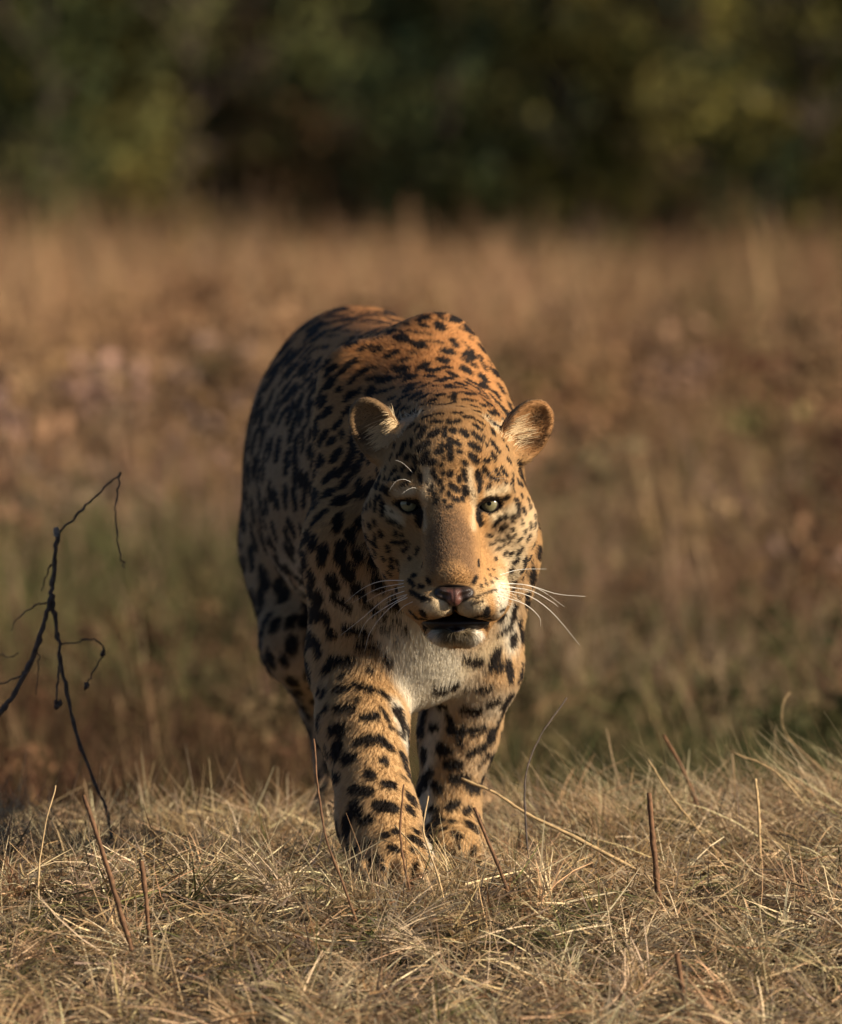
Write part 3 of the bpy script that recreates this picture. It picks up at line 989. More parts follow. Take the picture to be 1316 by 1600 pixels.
# right cheek and whisker rows
SPOTS += marks(700, 760, 7.311, [
    (830, 100, 835, 130, 45), (760, 160, 800, 200, 60), (800, 220, 800, 340, 50), (900, 160, 920, 250, 50), (970, 170, 1005, 260, 35), (850, 270, 870, 300, 55),
    (840, 400, 845, 440, 40), (740, 350, 740, 400, 50), (960, 350, 980, 410, 55), (925, 430, 925, 480, 50), (985, 500, 985, 540, 45), (870, 540, 880, 500, 45),
    (790, 630, 830, 590, 40), (960, 640, 980, 620, 50), (940, 700, 955, 670, 45), (530, 450, 580, 390, 45), (580, 380, 660, 350, 45), (610, 500, 611, 500, 55),
    (660, 465, 661, 465, 45), (730, 500, 740, 490, 50), (670, 570, 680, 570, 40), (760, 540, 700, 620, 30), (690, 640, 620, 690, 25), (560, 600, 580, 620, 40),
    (620, 620, 630, 620, 35), (450, 560, 490, 570, 30), (490, 650, 530, 650, 40), (570, 710, 590, 710, 30), (540, 745, 541, 745, 25), (660, 750, 650, 780, 40),
    (720, 760, 700, 790, 40), (830, 710, 780, 780, 60), (870, 830, 870, 900, 80), (850, 950, 830, 970, 70), (960, 880, 960, 930, 60), (920, 1000, 930, 1010, 55),
    (350, 850, 350, 900, 45), (460, 950, 461, 950, 35), (520, 950, 521, 950, 45), (490, 1015, 491, 1015, 40), (420, 1055, 421, 1055, 30), (545, 830, 550, 830, 40),
    (440, 1110, 441, 1110, 45), (500, 1090, 501, 1090, 45), (385, 1140, 386, 1140, 40), (550, 1050, 551, 1050, 30), (300, 1275, 550, 1180, 26), (270, 1350, 400, 1320, 18),
    (750, 1080, 760, 1090, 50), (830, 1160, 831, 1160, 40), (800, 1270, 820, 1280, 60), (600, 1420, 650, 1400, 40)])
# left cheek
SPOTS += marks(540, 760, 7.311, [
    (300, 170, 300, 250, 30), (350, 120, 350, 280, 40), (430, 190, 430, 330, 60), (500, 390, 500, 400, 60), (560, 420, 561, 420, 60), (630, 460, 631, 460, 45),
    (570, 540, 571, 540, 60), (640, 560, 641, 560, 40), (530, 300, 531, 300, 30), (410, 530, 420, 560, 60), (340, 400, 350, 440, 50), (350, 560, 350, 600, 50),
    (260, 640, 270, 650, 60), (490, 690, 500, 740, 60), (540, 640, 720, 640, 36), (660, 740, 720, 700, 36), (730, 820, 740, 830, 36), (800, 780, 830, 700, 30),
    (880, 900, 881, 900, 50), (770, 1010, 790, 1020, 60), (720, 1070, 780, 1130, 50), (840, 1140, 880, 1150, 50), (740, 1200, 850, 1260, 45), (880, 1270, 960, 1300, 45),
    (600, 860, 610, 900, 50), (440, 800, 450, 830, 50), (350, 740, 360, 780, 50), (500, 980, 520, 1000, 50), (620, 960, 640, 980, 40)])
# nape, shoulders and back
SPOTS += marks(340, 450, 2.861, [
    (480, 130, 570, 125, 40), (600, 110, 700, 105, 45), (640, 82, 700, 95, 20), (610, 150, 720, 165, 25), (690, 190, 750, 185, 25), (540, 190, 640, 200, 35),
    (480, 215, 540, 215, 30), (440, 270, 500, 265, 30), (570, 230, 620, 215, 25), (900, 160, 930, 170, 40), (990, 160, 1000, 180, 55), (1000, 130, 1040, 145, 26),
    (1090, 180, 1110, 190, 30), (1130, 220, 1135, 230, 25), (830, 160, 850, 165, 30), (800, 195, 830, 195, 30), (760, 210, 770, 210, 30), (700, 230, 720, 225, 25),
    (860, 190, 900, 200, 30), (830, 240, 850, 240, 35), (920, 200, 960, 210, 20), (940, 235, 1000, 245, 25), (1050, 230, 1070, 260, 35), (1100, 240, 1140, 280, 20),
    (640, 275, 670, 265, 35), (700, 285, 720, 270, 35), (760, 310, 790, 290, 40), (830, 325, 840, 320, 40), (870, 290, 880, 290, 35), (550, 380, 610, 330, 42),
    (600, 420, 620, 400, 46), (640, 380, 700, 360, 38), (680, 410, 720, 400, 35), (760, 375, 780, 360, 35), (780, 410, 840, 390, 38), (890, 370, 940, 335, 30),
    (830, 440, 860, 430, 25), (900, 450, 940, 430, 35), (990, 360, 1040, 355, 25), (1020, 400, 1050, 400, 25), (960, 440, 1060, 435, 28), (990, 485, 1010, 480, 30),
    (1060, 470, 1060, 500, 25), (1100, 470, 1160, 475, 30), (1100, 320, 1150, 350, 40), (1170, 300, 1200, 370, 20), (1120, 410, 1180, 440, 25), (1210, 330, 1220, 340, 25),
    (540, 450, 545, 460, 30), (570, 560, 590, 540, 40), (550, 640, 560, 670, 35), (610, 640, 620, 650, 30), (720, 470, 780, 450, 30), (760, 500, 800, 490, 26)])
# chest and the forward leg
SPOTS += marks(400, 900, 2.861, [
    (215, 110, 225, 140, 46), (265, 140, 270, 190, 46), (310, 180, 320, 200, 46), (350, 105, 420, 145, 42), (500, 130, 570, 170, 42), (600, 120, 640, 150, 28),
    (690, 160, 720, 190, 24), (625, 215, 670, 245, 24), (560, 230, 590, 245, 26), (620, 295, 625, 297, 20), (400, 240, 500, 260, 46), (330, 265, 350, 270, 40),
    (270, 310, 280, 350, 56), (460, 320, 540, 330, 42), (580, 370, 600, 410, 32), (330, 385, 420, 390, 42), (300, 430, 320, 430, 40), (500, 420, 510, 430, 28),
    (390, 450, 395, 450, 25), (280, 520, 300, 530, 56), (360, 515, 400, 510, 38), (440, 495, 510, 515, 38), (560, 530, 600, 555, 26), (450, 560, 452, 560, 24),
    (310, 600, 315, 600, 35), (360, 600, 420, 600, 44), (480, 640, 540, 630, 44), (340, 700, 380, 690, 58), (420, 685, 440, 680, 24), (450, 750, 510, 740, 48),
    (560, 740, 600, 770, 44), (600, 680, 660, 720, 18), (560, 600, 600, 660, 18), (400, 830, 430, 820, 58), (570, 830, 580, 835, 48), (500, 890, 510, 900, 54),
    (650, 800, 670, 820, 32), (430, 960, 490, 970, 58), (590, 940, 610, 940, 58), (430, 1030, 450, 1060, 58), (540, 1030, 620, 1050, 48), (690, 1050, 700, 1060, 46),
    (470, 1110, 500, 1100, 44), (570, 1160, 570, 1165, 40), (620, 1145, 630, 1150, 38), (720, 1150, 722, 1150, 38), (500, 1200, 520, 1200, 38), (600, 1220, 640, 1240, 32),
    (520, 1270, 550, 1275, 32), (700, 1230, 702, 1230, 32), (230, 440, 235, 460, 48), (280, 640, 280, 680, 42), (310, 780, 320, 800, 42), (350, 900, 370, 910, 50),
    (650, 900, 670, 910, 32)])
# trailing front leg, shoulder on that side, hind leg
SPOTS += marks(400, 900, 2.861, [
    (880, 480, 890, 490, 46), (930, 370, 1000, 385, 42), (1080, 260, 1140, 230, 32), (1180, 200, 1185, 310, 32), (1020, 430, 1100, 410, 28), (1130, 390, 1140, 460, 36),
    (800, 510, 850, 510, 46), (940, 500, 1050, 510, 32), (930, 605, 990, 610, 42), (1050, 575, 1080, 560, 42), (820, 580, 840, 590, 46), (790, 680, 800, 680, 40),
    (860, 640, 870, 650, 34), (880, 700, 920, 700, 50), (970, 700, 1020, 690, 42), (1080, 660, 1110, 600, 32), (1090, 700, 1095, 730, 22), (830, 780, 850, 790, 50),
    (910, 760, 912, 760, 24), (960, 800, 1010, 780, 42), (860, 850, 900, 850, 46), (1000, 850, 1040, 800, 32), (880, 920, 940, 910, 44), (800, 950, 820, 960, 46),
    (960, 950, 990, 960, 54), (790, 1050, 800, 1055, 46), (870, 1040, 900, 1020, 46), (940, 1060, 960, 1055, 38), (880, 1100, 890, 1100, 32), (830, 1135, 832, 1135, 28),
    (770, 890, 780, 880, 38), (160, 470, 190, 520, 64), (200, 640, 220, 660, 56), (120, 380, 130, 400, 40)])
# dark lines of the eyes, tear streaks, lips
LINES = marks(700, 760, 7.311, [
    (375, 195, 420, 150, 26), (420, 150, 500, 125, 30), (500, 125, 590, 135, 34), (590, 140, 600, 190, 40), (600, 190, 560, 260, 36), (560, 260, 480, 300, 34),
    (480, 300, 390, 270, 34), (365, 230, 350, 300, 44), (355, 300, 375, 420, 50), (340, 360, 335, 400, 30), (330, 1035, 300, 1090, 24)])
LINES += marks(540, 760, 7.311, [
    (600, 185, 700, 155, 34), (700, 155, 820, 170, 36), (600, 190, 650, 250, 36), (650, 250, 720, 300, 34), (720, 300, 800, 290, 36), (820, 200, 850, 300, 60),
    (840, 300, 850, 430, 70), (930, 1060, 960, 1100, 26)])
LINES += marks(620, 880, 7.311, [
    (296, 570, 330, 700, 84), (330, 700, 350, 770, 60), (1030, 540, 1030, 690, 74), (1030, 690, 1005, 750, 54), (350, 640, 500, 640, 24), (760, 640, 1000, 600, 24), (330, 745, 500, 735, 26), (500, 735, 720, 712, 24),
    (720, 712, 1010, 705, 24), (650, 450, 650, 570, 44), (160, 330, 300, 420, 20)])


def lay(strokes):
    c, r = [], []
    for x1, y1, x2, y2, w in strokes:
        L = math.hypot(x2 - x1, y2 - y1)
        n = max(1, int(math.ceil(L / max(w * 0.4, 2.0))) + 1)
        for t in np.linspace(0, 1, n):
            h_ = hit(x1 + (x2 - x1) * t, y1 + (y2 - y1) * t)
            if h_ is not None:
                c.append(h_)
                r.append(w / 2 / FPX * h_[1] * 0.98)
    return np.array(c), np.array(r)


SC, SR = lay(SPOTS)
LC, LR = lay(LINES)
SIDE_TAG = np.zeros(len(SR))

# head-local coordinates of every vertex
HX = (BV[:, 0] - hx) + 0.06 * np.minimum(BV[:, 2] - hz, 0)
HD = -(BV[:, 1] - hy)
HZ = BV[:, 2] - hz
head_w = smooth01(HD, -0.17, -0.09) * smooth01(HZ, -0.21, -0.16)
NV = len(BV)
NOSE = np.array([0.005, 0.075, -0.098])


def nearest(centers, radii, pts, n=8):
    kd = KDTree(len(centers))
    for i, c in enumerate(centers):
        kd.insert(c, i)
    kd.balance()
    out = np.empty(len(pts))
    n = min(n, len(centers))
    for j, p in enumerate(pts):
        out[j] = min(d - radii[i] for _, i, d in kd.find_n(p, n))
    return out


# coat direction: away from the nose on the head, back along the body, down the legs
flow_head = np.stack([HX - NOSE[0], -(HD - NOSE[1]), HZ - NOSE[2]], 1)
flow_head = unit(flow_head)
low = smooth01(-HZ, 0.07, 0.13)
flow_head += low[:, None] * np.array([0.0, 0.5, -0.7])
flow_body = np.tile(np.array([-0.08, 1.0, -0.55]), (NV, 1))
legw = smooth01(-BV[:, 2], -0.34, -0.22)
flow_body = flow_body * (1 - legw[:, None]) + legw[:, None] * np.array([0.0, 0.15, -1.0])
front = smooth01(-BN[:, 1], 0.2, 0.8) * smooth01(-BV[:, 1], -10.5, -10.2)
flow_body = flow_body * (1 - front[:, None]) + front[:, None] * (np.array([0.0, 0.1, -1.0]) + np.stack([BV[:, 0] * 2.0, 0 * HX, 0 * HX], 1))
nape = smooth01(HZ, 0.02, 0.08)
hw2 = np.maximum(head_w, smooth01(-BV[:, 1], -10.25, -9.95) * nape)
FLOW = flow_head * hw2[:, None] + unit(flow_body) * (1 - hw2[:, None])
FLOW = FLOW - BN * np.sum(FLOW * BN, 1, keepdims=True)
FLOW = unit(FLOW)

# further spots over all the surface that carries none yet
cw_ = np.where(head_w > 0.3, 2.5, np.where(BV[:, 1] > 10.0, 9.0, 4.0))
cand = rng.choice(NV, 20000, replace=False, p=cw_ / cw_.sum())
allc = [SC]
allr = [SR]
cc = np.vstack([SC, LC])
cr = np.concatenate([SR, LR])
ROSETTE_CORES = []  # brown centres of the rosettes
for i in cand:
    p = BV[i]
    hwv = head_w[i]
    cheek = hwv > 0.5 and abs(HX[i]) > 0.046 and -0.105 < HZ[i] < 0.03 and -0.12 < HD[i] < -0.008
    if HD[i] > -0.09 and hwv > 0.5 and not cheek:
        continue
    if abs(HX[i]) > 0.055 and HZ[i] > 0.045 and HD[i] > -0.12 and hwv > 0.3:
        continue
    z = p[2]
    if p[1] < 10.2 and -0.06 < p[0] < 0.09 and 0.20 < p[2] < 0.33:
        continue
    size = 0.0098
    gap = 0.0180
    if z < 0.25:
        size, gap = 0.0105, 0.0195
    if hwv > 0.3:
        size, gap = 0.006, 0.012
    if cheek:
        size, gap = 0.0040, 0.0080
    if z < 0.05:
        size, gap = 0.006, 0.015
    rear = p[1] > 10.45 and z > 0.28
    if rear:
        size, gap = 0.0130, 0.0236
    d = np.min(np.linalg.norm(cc - p, axis=1) - cr)
    if d < gap - size * 0.6:
        continue
    f = FLOW[i]
    g = np.cross(BN[i], f)
    nb = []
    if rear and BN[i][2] < 0.45:
        f, g = g, f
    elif rear:
        size *= 1.15
    if rear and random.random() < 0.12:
        a0 = random.random() * 6.28
        for q in range(5):
            if random.random() < 0.12:
                continue
            a = a0 + q * 1.2566 + random.uniform(-0.2, 0.2)
            nb.append((p + (f * math.cos(a) * 1.25 + g * math.sin(a)) * size * 1.15, size * random.uniform(0.5, 0.75)))
        ROSETTE_CORES.append((p, size * 1.2))
    else:
        ln = random.uniform(0.4, 1.4)
        kk = random.uniform(-0.5, 0.5)
        for q in (-1, 0, 1):
            nb.append((p + f * q * size * ln * 0.6 + g * kk * q * size * 0.6, size * random.uniform(0.65, 0.95)))
    for c, r in nb:
        hh = bvh.find_nearest(Vector(c))
        allc.append(np.array(hh[0])[None])
        allr.append(np.array([r]))
        cc = np.vstack([cc, np.array(hh[0])[None]])
        cr = np.append(cr, r)
SC = np.vstack(allc)
SR = np.concatenate(allr)


def coat_length():
    L_ = np.full(NV, 0.0072) - 0.0018 * smooth01(BN[:, 2], 0.2, 0.6) * smooth01(BV[:, 2], 0.40, 0.50)
    L_ = np.where(BV[:, 2] < 0.30, 0.0066 + 0.0012 * smooth01(BV[:, 2], 0.12, 0.30), L_)
    L_ = np.where(BV[:, 2] < 0.10, 0.0070, L_)
    cw = smooth01(-BN[:, 1], 0.1, 0.6) * smooth01(-BV[:, 1], -10.3, -10.15) * smooth01(BV[:, 2], 0.20, 0.26) * (1 - smooth01(np.abs(BV[:, 0] - 0.0), 0.05, 0.11))
    L_ = L_ + 0.006 * cw
    a_ = np.abs(HX)
    fc = 0.0056 + 0.0056 * smooth01(a_, 0.082, 0.105) * smooth01(-HZ, -0.06, 0.02) + 0.003 * smooth01(-HZ, 0.140, 0.165)
    fc = fc - 0.0036 * (1 - smooth01(a_, 0.022, 0.036)) * smooth01(HD, -0.02, 0.01) * smooth01(HZ, -0.10, -0.08)
    fc = fc - 0.0034 * smooth01(HD, 0.0, 0.03) + 0.0062 * smooth01(-HZ, 0.136, 0.146)
    return L_ * (1 - head_w) + np.clip(fc, 0.0028, 1) * head_w


LEN0 = coat_length()
vkd = KDTree(NV)
for i_, v_ in enumerate(BV):
    vkd.insert(v_, i_)
vkd.balance()


def comb_back(c, k=0.5):
    # a hair shows its colour away from its root: move each mark upstream of the coat by about half a hair
    out = np.empty_like(c)
    for j, p in enumerate(c):
        i_ = vkd.find(p)[1]
        out[j] = p - FLOW[i_] * LEN0[i_] * k
    return out


on_head = (-(SC[:, 1] - hy) > -0.13)
SD = nearest(comb_back(SC), np.where(on_head, SR * 1.06 + 0.0004, SR * 1.12 + 0.0005), BV)
LD = nearest(comb_back(LC, 0.55), LR + 0.0019, BV)

# ------------------------------------------------------------------ ground colour of the coat
TAWNY = np.array([0.42, 0.230, 0.092])
ORANGE = np.array([0.44, 0.185, 0.060])
BUFF = np.array([0.49, 0.312, 0.152])
CREAM = np.array([0.66, 0.520, 0.330])
WHITE = np.array([0.74, 0.660, 0.520])
BROWN = np.array([0.185, 0.102, 0.050])
GREYB = np.array([0.34, 0.235, 0.150])

base = np.tile(TAWNY, (NV, 1))


def mixin(w, c):
    global base
    base = base * (1 - w[:, None]) + w[:, None] * c


topw = smooth01(BN[:, 2], 0.1, 0.8) * smooth01(BV[:, 2], 0.45, 0.62)
mixin(0.8 * topw * (1 - head_w), ORANGE)
mixin(0.75 * smooth01(-BV[:, 2], -0.46, -0.30) * (1 - head_w), BUFF)
flank_shade = smooth01(BV[:, 1], 10.25, 10.55) * (1 - topw)
mixin(0.6 * flank_shade, np.array([0.30, 0.200, 0.120]))  # flanks painted darker than the golden coat, standing in for deeper shade
mixin(0.7 * smooth01(-BN[:, 2], 0.2, 0.8) * (1 - head_w) * (1 - 0.6 * smooth01(BV[:, 1], 10.6, 10.8)), WHITE)
mixin(0.35 * head_w * smooth01(np.abs(HX), 0.03, 0.09), BUFF)
PATCH = [  # strokes: x1, y1, x2, y2, half width, softness, colour, strength
    (702, 806, 704, 840, 26, 14, BROWN, 0.75), (704, 842, 708, 890, 41, 16, BROWN, 0.95),
    (708, 903, 710, 906, 28, 8, TAWNY, 0.8),
    (674, 948, 694, 950, 17, 9, CREAM, 0.95), (722, 950, 742, 944, 18, 9, CREAM, 0.95),
    (676, 926, 660, 934, 12, 8, BUFF, 0.7), (745, 930, 775, 915, 14, 10, BUFF, 0.9),
    (690, 996, 740, 992, 20, 8, np.array([0.68, 0.600, 0.480]), 1.0), (700, 988, 728, 988, 13, 9, np.array([0.10, 0.070, 0.035]), 0.95),
    (740, 772, 740, 825, 5, 7, CREAM, 0.75), (663, 772, 664, 825, 5, 7, CREAM, 0.65),
    (667, 738, 671, 762, 7, 8, CREAM, 0.75), (734, 735, 736, 765, 5, 6, CREAM, 0.7), (762, 772, 790, 766, 6, 6, CREAM, 0.9), (622, 774, 645, 770, 5, 5, CREAM, 0.8),
    (772, 812, 800, 800, 9, 7, CREAM, 0.9), (606, 800, 628, 815, 8, 7, CREAM, 0.9),
    (790, 850, 830, 820, 26, 20, CREAM, 0.6), (800, 880, 790, 930, 24, 14, CREAM, 0.85), (785, 930, 800, 1000, 22, 12, WHITE, 0.8),
    (575, 860, 600, 900, 20, 14, BUFF, 0.6),
    (610, 960, 650, 1040, 34, 18, WHITE, 0.9), (650, 1000, 700, 1050, 46, 18, WHITE, 0.95), (640, 1060, 660, 1100, 26, 12, WHITE, 0.9), (730, 1030, 770, 1010, 22, 16, CREAM, 0.7),
    (560, 960, 600, 950, 24, 18, CREAM, 0.6),
    (618, 1100, 640, 1180, 14, 10, WHITE, 0.95), (640, 1180, 664, 1300, 15, 10, WHITE, 0.95), (664, 1300, 678, 1370, 12, 9, WHITE, 0.9),
    (690, 1090, 668, 1180, 16, 12, WHITE, 0.85), (668, 1180, 668, 1290, 10, 8, WHITE, 0.8),
    (560, 1375, 600, 1385, 12, 10, WHITE, 0.7),
]
for x1, y1, x2, y2, w, so, cl, st in PATCH:
    c, r = lay([(x1, y1, x2, y2, w * 2)])
    if len(c) == 0:
        continue
    dd = np.min(np.linalg.norm(BV[:, None, :] - c[None], axis=2), axis=1) * HS - w
    mixin(st * (1 - smooth01(dd, -so, so)), cl)
if ROSETTE_CORES:
    sd_ = nearest(np.array([q[0] for q in ROSETTE_CORES]), np.array([q[1] for q in ROSETTE_CORES]), BV, 3)
    mixin(0.5 * (1 - smooth01(sd_, -0.004, 0.006)), np.array([0.34, 0.16, 0.06]))

# ears: buff inside, black behind with a pale mark
EAR_IN = np.zeros(NV)
EAR_BACK = np.zeros(NV)
TUFT = np.zeros(NV)
for c, ax, nn in ((EAR_L, (-0.52, -0.10, 0.85), (-0.35, 0.90, 0.05)), (EAR_R, (0.56, -0.10, 0.82), (0.40, 0.88, 0.0))):
    q = np.stack([BV[:, 0] - hx - c[0], HD - c[1], HZ - c[2]], 1)
    near = 1 - smooth01(np.linalg.norm(q, axis=1), 0.048, 0.056)
    outw = smooth01(q @ unit(np.array(ax)), -0.030, -0.012)
    nl = np.stack([BN[:, 0], -BN[:, 1], BN[:, 2]], 1)
    f = nl @ unit(np.array(nn))
    wd_ = q @ np.cross(unit(np.array(ax)), unit(np.array(nn)))
    med = wd_ * np.sign((np.array([-c[0], 0, 0])) @ np.cross(unit(np.array(ax)), unit(np.array(nn))))
    TUFT = np.maximum(TUFT, near * outw * smooth01(f, 0.1, 0.4) * (1 - smooth01(q @ unit(np.array(ax)), -0.004, 0.012)) * smooth01(med, -0.010, 0.006))
    EAR_IN = np.maximum(EAR_IN, near * outw * smooth01(f, 0.05, 0.35))
    EAR_BACK = np.maximum(EAR_BACK, near * outw * smooth01(-f, -0.30, 0.05))
mixin(EAR_IN, np.array([0.29, 0.145, 0.058]))
inl = EAR_IN * (BV[:, 0] < hx)
mixin(0.85 * inl, np.array([0.18, 0.115, 0.058]))
for x1, y1, x2, y2, w, so, st in ((566, 682, 596, 680, 10, 8, 0.92), (836, 655, 842, 650, 9, 9, 0.8), (812, 688, 842, 690, 8, 8, 0.75), (858, 682, 858, 690, 5, 5, 0.9)):
    c, r = lay([(x1, y1, x2, y2, w * 2)])
    if len(c):
        dd = np.min(np.linalg.norm(BV[:, None, :] - c[None], axis=2), axis=1) * HS - w
        mixin(st * (1 - smooth01(dd, -so, so)) * EAR_IN, np.array([0.035, 0.022, 0.014]))
mixin(0.88 * EAR_BACK, np.array([0.060, 0.038, 0.024]))

# bare skin: inside the eye opening, the mouth and under the nose leather
def hl(px, py):
    return hit(px, py)


ax_ = np.abs(HX)
U_ = (ax_ - EX) * math.cos(tilt) + (HZ - EZ) * math.sin(tilt)
W_ = -(ax_ - EX) * math.sin(tilt) + (HZ - EZ) * math.cos(tilt)
alm = np.maximum(np.sqrt(U_ ** 2 + (W_ + 0.0300) ** 2) - 0.0314, np.sqrt(U_ ** 2 + (W_ - 0.0050) ** 2) - 0.0135)
bare_eye = (1 - smooth01(alm, 0.0008, 0.0028)) * (HD > -0.06) * head_w
mth = np.sqrt((HX / 0.041) ** 2 + ((HD - 0.044) / 0.062) ** 2 + ((HZ + 5.0 * HX ** 2 + 0.1360) / 0.0090) ** 2)
bare_mouth = (1 - smooth01(mth, 1.0, 1.16)) * head_w
nq = np.sqrt(((HX - 0.0) / 0.0235) ** 2 + ((HD - 0.072) / 0.020) ** 2 + ((HZ + 0.100) / 0.011) ** 2)
bare_nose = (1 - smooth01(nq, 0.95, 1.15)) * head_w
BARE = np.clip(bare_eye + bare_mouth + bare_nose, 0, 1)

DARK = np.array([0.012, 0.0085, 0.007])
nzv = vnoise(BV, 160.0, 3) * 0.0014 + vnoise(BV, 70.0, 5) * 0.0022
sp = SD + nzv * (1 - 0.75 * head_w)
SPV = np.maximum(sp, -0.02)
SPV = np.where((EAR_BACK > 0.25) | (EAR_IN > 0.25), 0.01, SPV)
liner = np.where(W_ > -0.002, alm - 0.0042, alm - 0.0030)
LNV = np.where((head_w > 0.5) & (HD > -0.06), np.minimum(LD, liner), LD)
spotw = 1 - smooth01(np.minimum(SPV, LNV), -0.0015, 0.0015)
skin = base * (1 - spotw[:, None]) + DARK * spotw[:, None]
skin = skin * (1 - BARE[:, None]) + np.array([0.012, 0.010, 0.010]) * BARE[:, None]

# coat length
LEN = LEN0.copy()
LEN = np.where((head_w > 0.5) & (HD > -0.05), 0.0028 + (LEN - 0.0028) * smooth01(alm, 0.004, 0.011), LEN)
LEN = np.where(EAR_BACK > 0.2, 0.0034, LEN)
LEN = np.where(EAR_IN > 0.2, 0.0032, LEN)
LEN = LEN * (1 - BARE)

body_mat = principled("leopard_skin", rough=0.75, attr='tint', spec=0.15)
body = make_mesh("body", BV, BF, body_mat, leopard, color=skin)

# ------------------------------------------------------------------ the coat itself
def grow(count, dens, lenmul=1.0, lift=(0.22, 0.5), rad=0.00030, seed=1, select=None):
    rg = np.random.default_rng(seed)
    T = np.vstack([BF[:, [0, 1, 2]], BF[:, [0, 2, 3]]])
    A = 0.5 * np.linalg.norm(np.cross(BV[T[:, 1]] - BV[T[:, 0]], BV[T[:, 2]] - BV[T[:, 0]]), axis=1)
    w = A * dens[T].mean(1)
    ti = rg.choice(len(T), size=count, p=w / w.sum())
    u = rg.random((count, 2))
    fl = u.sum(1) > 1
    u[fl] = 1 - u[fl]
    bc = np.stack([1 - u.sum(1), u[:, 0], u[:, 1]], 1)
    tv = T[ti]

    def ip(a):
        return np.einsum('nk,nk...->n...', bc, a[tv])
    p = ip(BV)
    n = unit(ip(BN))
    f = ip(FLOW)
    L = ip(LEN) * lenmul * rg.uniform(0.65, 1.15, count)
    sdv = np.minimum(ip(SPV), ip(LNV))
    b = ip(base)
    ok = L > 0.0015
    p, n, f, L, sdv, b = p[ok], n[ok], f[ok], L[ok], sdv[ok], b[ok]
    m = len(p)
    clump = np.stack([vnoise(p, 90, 1), vnoise(p, 90, 2), vnoise(p, 90, 3)], 1)
    f = unit(f + 0.14 * clump + rg.normal(0, 0.14, (m, 3)))
    f = unit(f - n * np.sum(f * n, 1, keepdims=True))
    li = rg.uniform(lift[0], lift[1], m)[:, None]
    d0 = unit(f * (1 - li * 0.6) + n * (li + 0.25))
    d1 = unit(f + n * li * 0.35 + np.array([0, 0, -0.08]))
    t = np.array([0.0, 0.34, 0.68, 1.0])
    pts = p[:, None, :] + (d0[:, None, :] * (t - 0.5 * t * t)[None, :, None] + d1[:, None, :] * (0.5 * t * t)[None, :, None]) * L[:, None, None] * 1.25 - n[:, None, :] * 0.0006
    jit = sdv + rg.normal(0, 0.0006, m)
    sw = 1 - smooth01(jit, -0.0010, 0.0014)
    var = rg.uniform(0.78, 1.16, m) * (1 + 0.10 * vnoise(p, 45, 8))
    c = b * var[:, None]
    c = c * (1 - sw[:, None]) + DARK * rg.uniform(0.7, 1.6, m)[:, None] * sw[:, None]
    rr = rad * rg.uniform(0.8, 1.25, m)
    nn_ = unit(n + 0.25 * rg.normal(0, 1, (m, 3)) * 0.4)
    return pts, c, rr, nn_


# tufts inside the ears comb outwards from the inner rim
inr = EAR_IN * (BV[:, 0] > hx)
FLOW = FLOW * (1 - EAR_IN[:, None]) + inl[:, None] * np.array([-0.80, -0.10, -0.45]) + inr[:, None] * np.array([0.80, -0.05, 0.10])
FLOW = unit(FLOW - BN * np.sum(FLOW * BN, 1, keepdims=True))
vd = np.stack([-BV[:, 0], -BV[:, 1], CAM_H - BV[:, 2]], 1)
facing = np.sum(unit(vd) * BN, 1)
dens = np.where(facing > -0.35, 1.0, 0.25)
dens = dens * (1 + 3.2 * head_w) * np.where(BV[:, 1] > 10.45, 0.55, 1.0) * np.where(BV[:, 1] > 11.1, 0.4, 1.0)
dens = dens * (1 - BARE) * np.where(EAR_IN > 0.3, 0.5, 1.0)
radm = 0.00030
pts, cl, rr, nr = grow(FUR_COUNT, dens, 1.0, rad=radm, seed=3)
# long pale hairs inside the ears
tl_ = TUFT * np.where(BV[:, 0] < hx, 1.0, 0.30)
p2, c2, r2, n2 = grow(2400, tl_ + 1e-9, 4.6, lift=(0.05, 0.28), rad=0.00026, seed=9)
c2 = np.array([0.62, 0.46, 0.27]) * rng.uniform(0.8, 1.2, (len(c2), 1))
pts, cl, rr, nr = np.vstack([pts, p2]), np.vstack([cl, c2]), np.concatenate([rr, r2]), np.vstack([nr, n2])

hair_mat, nt, out = new_mat("leopard_fur")
hb = nt.nodes.new('ShaderNodeBsdfHairPrincipled')
hb.model = 'CHIANG'
hb.parametrization = 'COLOR'
at = nt.nodes.new('ShaderNodeAttribute')
at.attribute_name = 'fur_tint'
nt.links.new(at.outputs['Color'], hb.inputs['Color'])
hb.inputs['Roughness'].default_value = 0.45
hb.inputs['Radial Roughness'].default_value = 0.6
hb.inputs['Coat'].default_value = 0.0
# part of the coat's light is spread as by the lie of the skin under it
df = nt.nodes.new('ShaderNodeBsdfDiffuse')
na = nt.nodes.new('ShaderNodeAttribute')
na.attribute_name = 'lie'
nt.links.new(na.outputs['Vector'], df.inputs['Normal'])
nt.links.new(at.outputs['Color'], df.inputs['Color'])
ms = nt.nodes.new('ShaderNodeMixShader')
ms.inputs[0].default_value = 0.78
nt.links.new(hb.outputs[0], ms.inputs[1])
nt.links.new(df.outputs[0], ms.inputs[2])
nt.links.new(ms.outputs[0], out.inputs['Surface'])


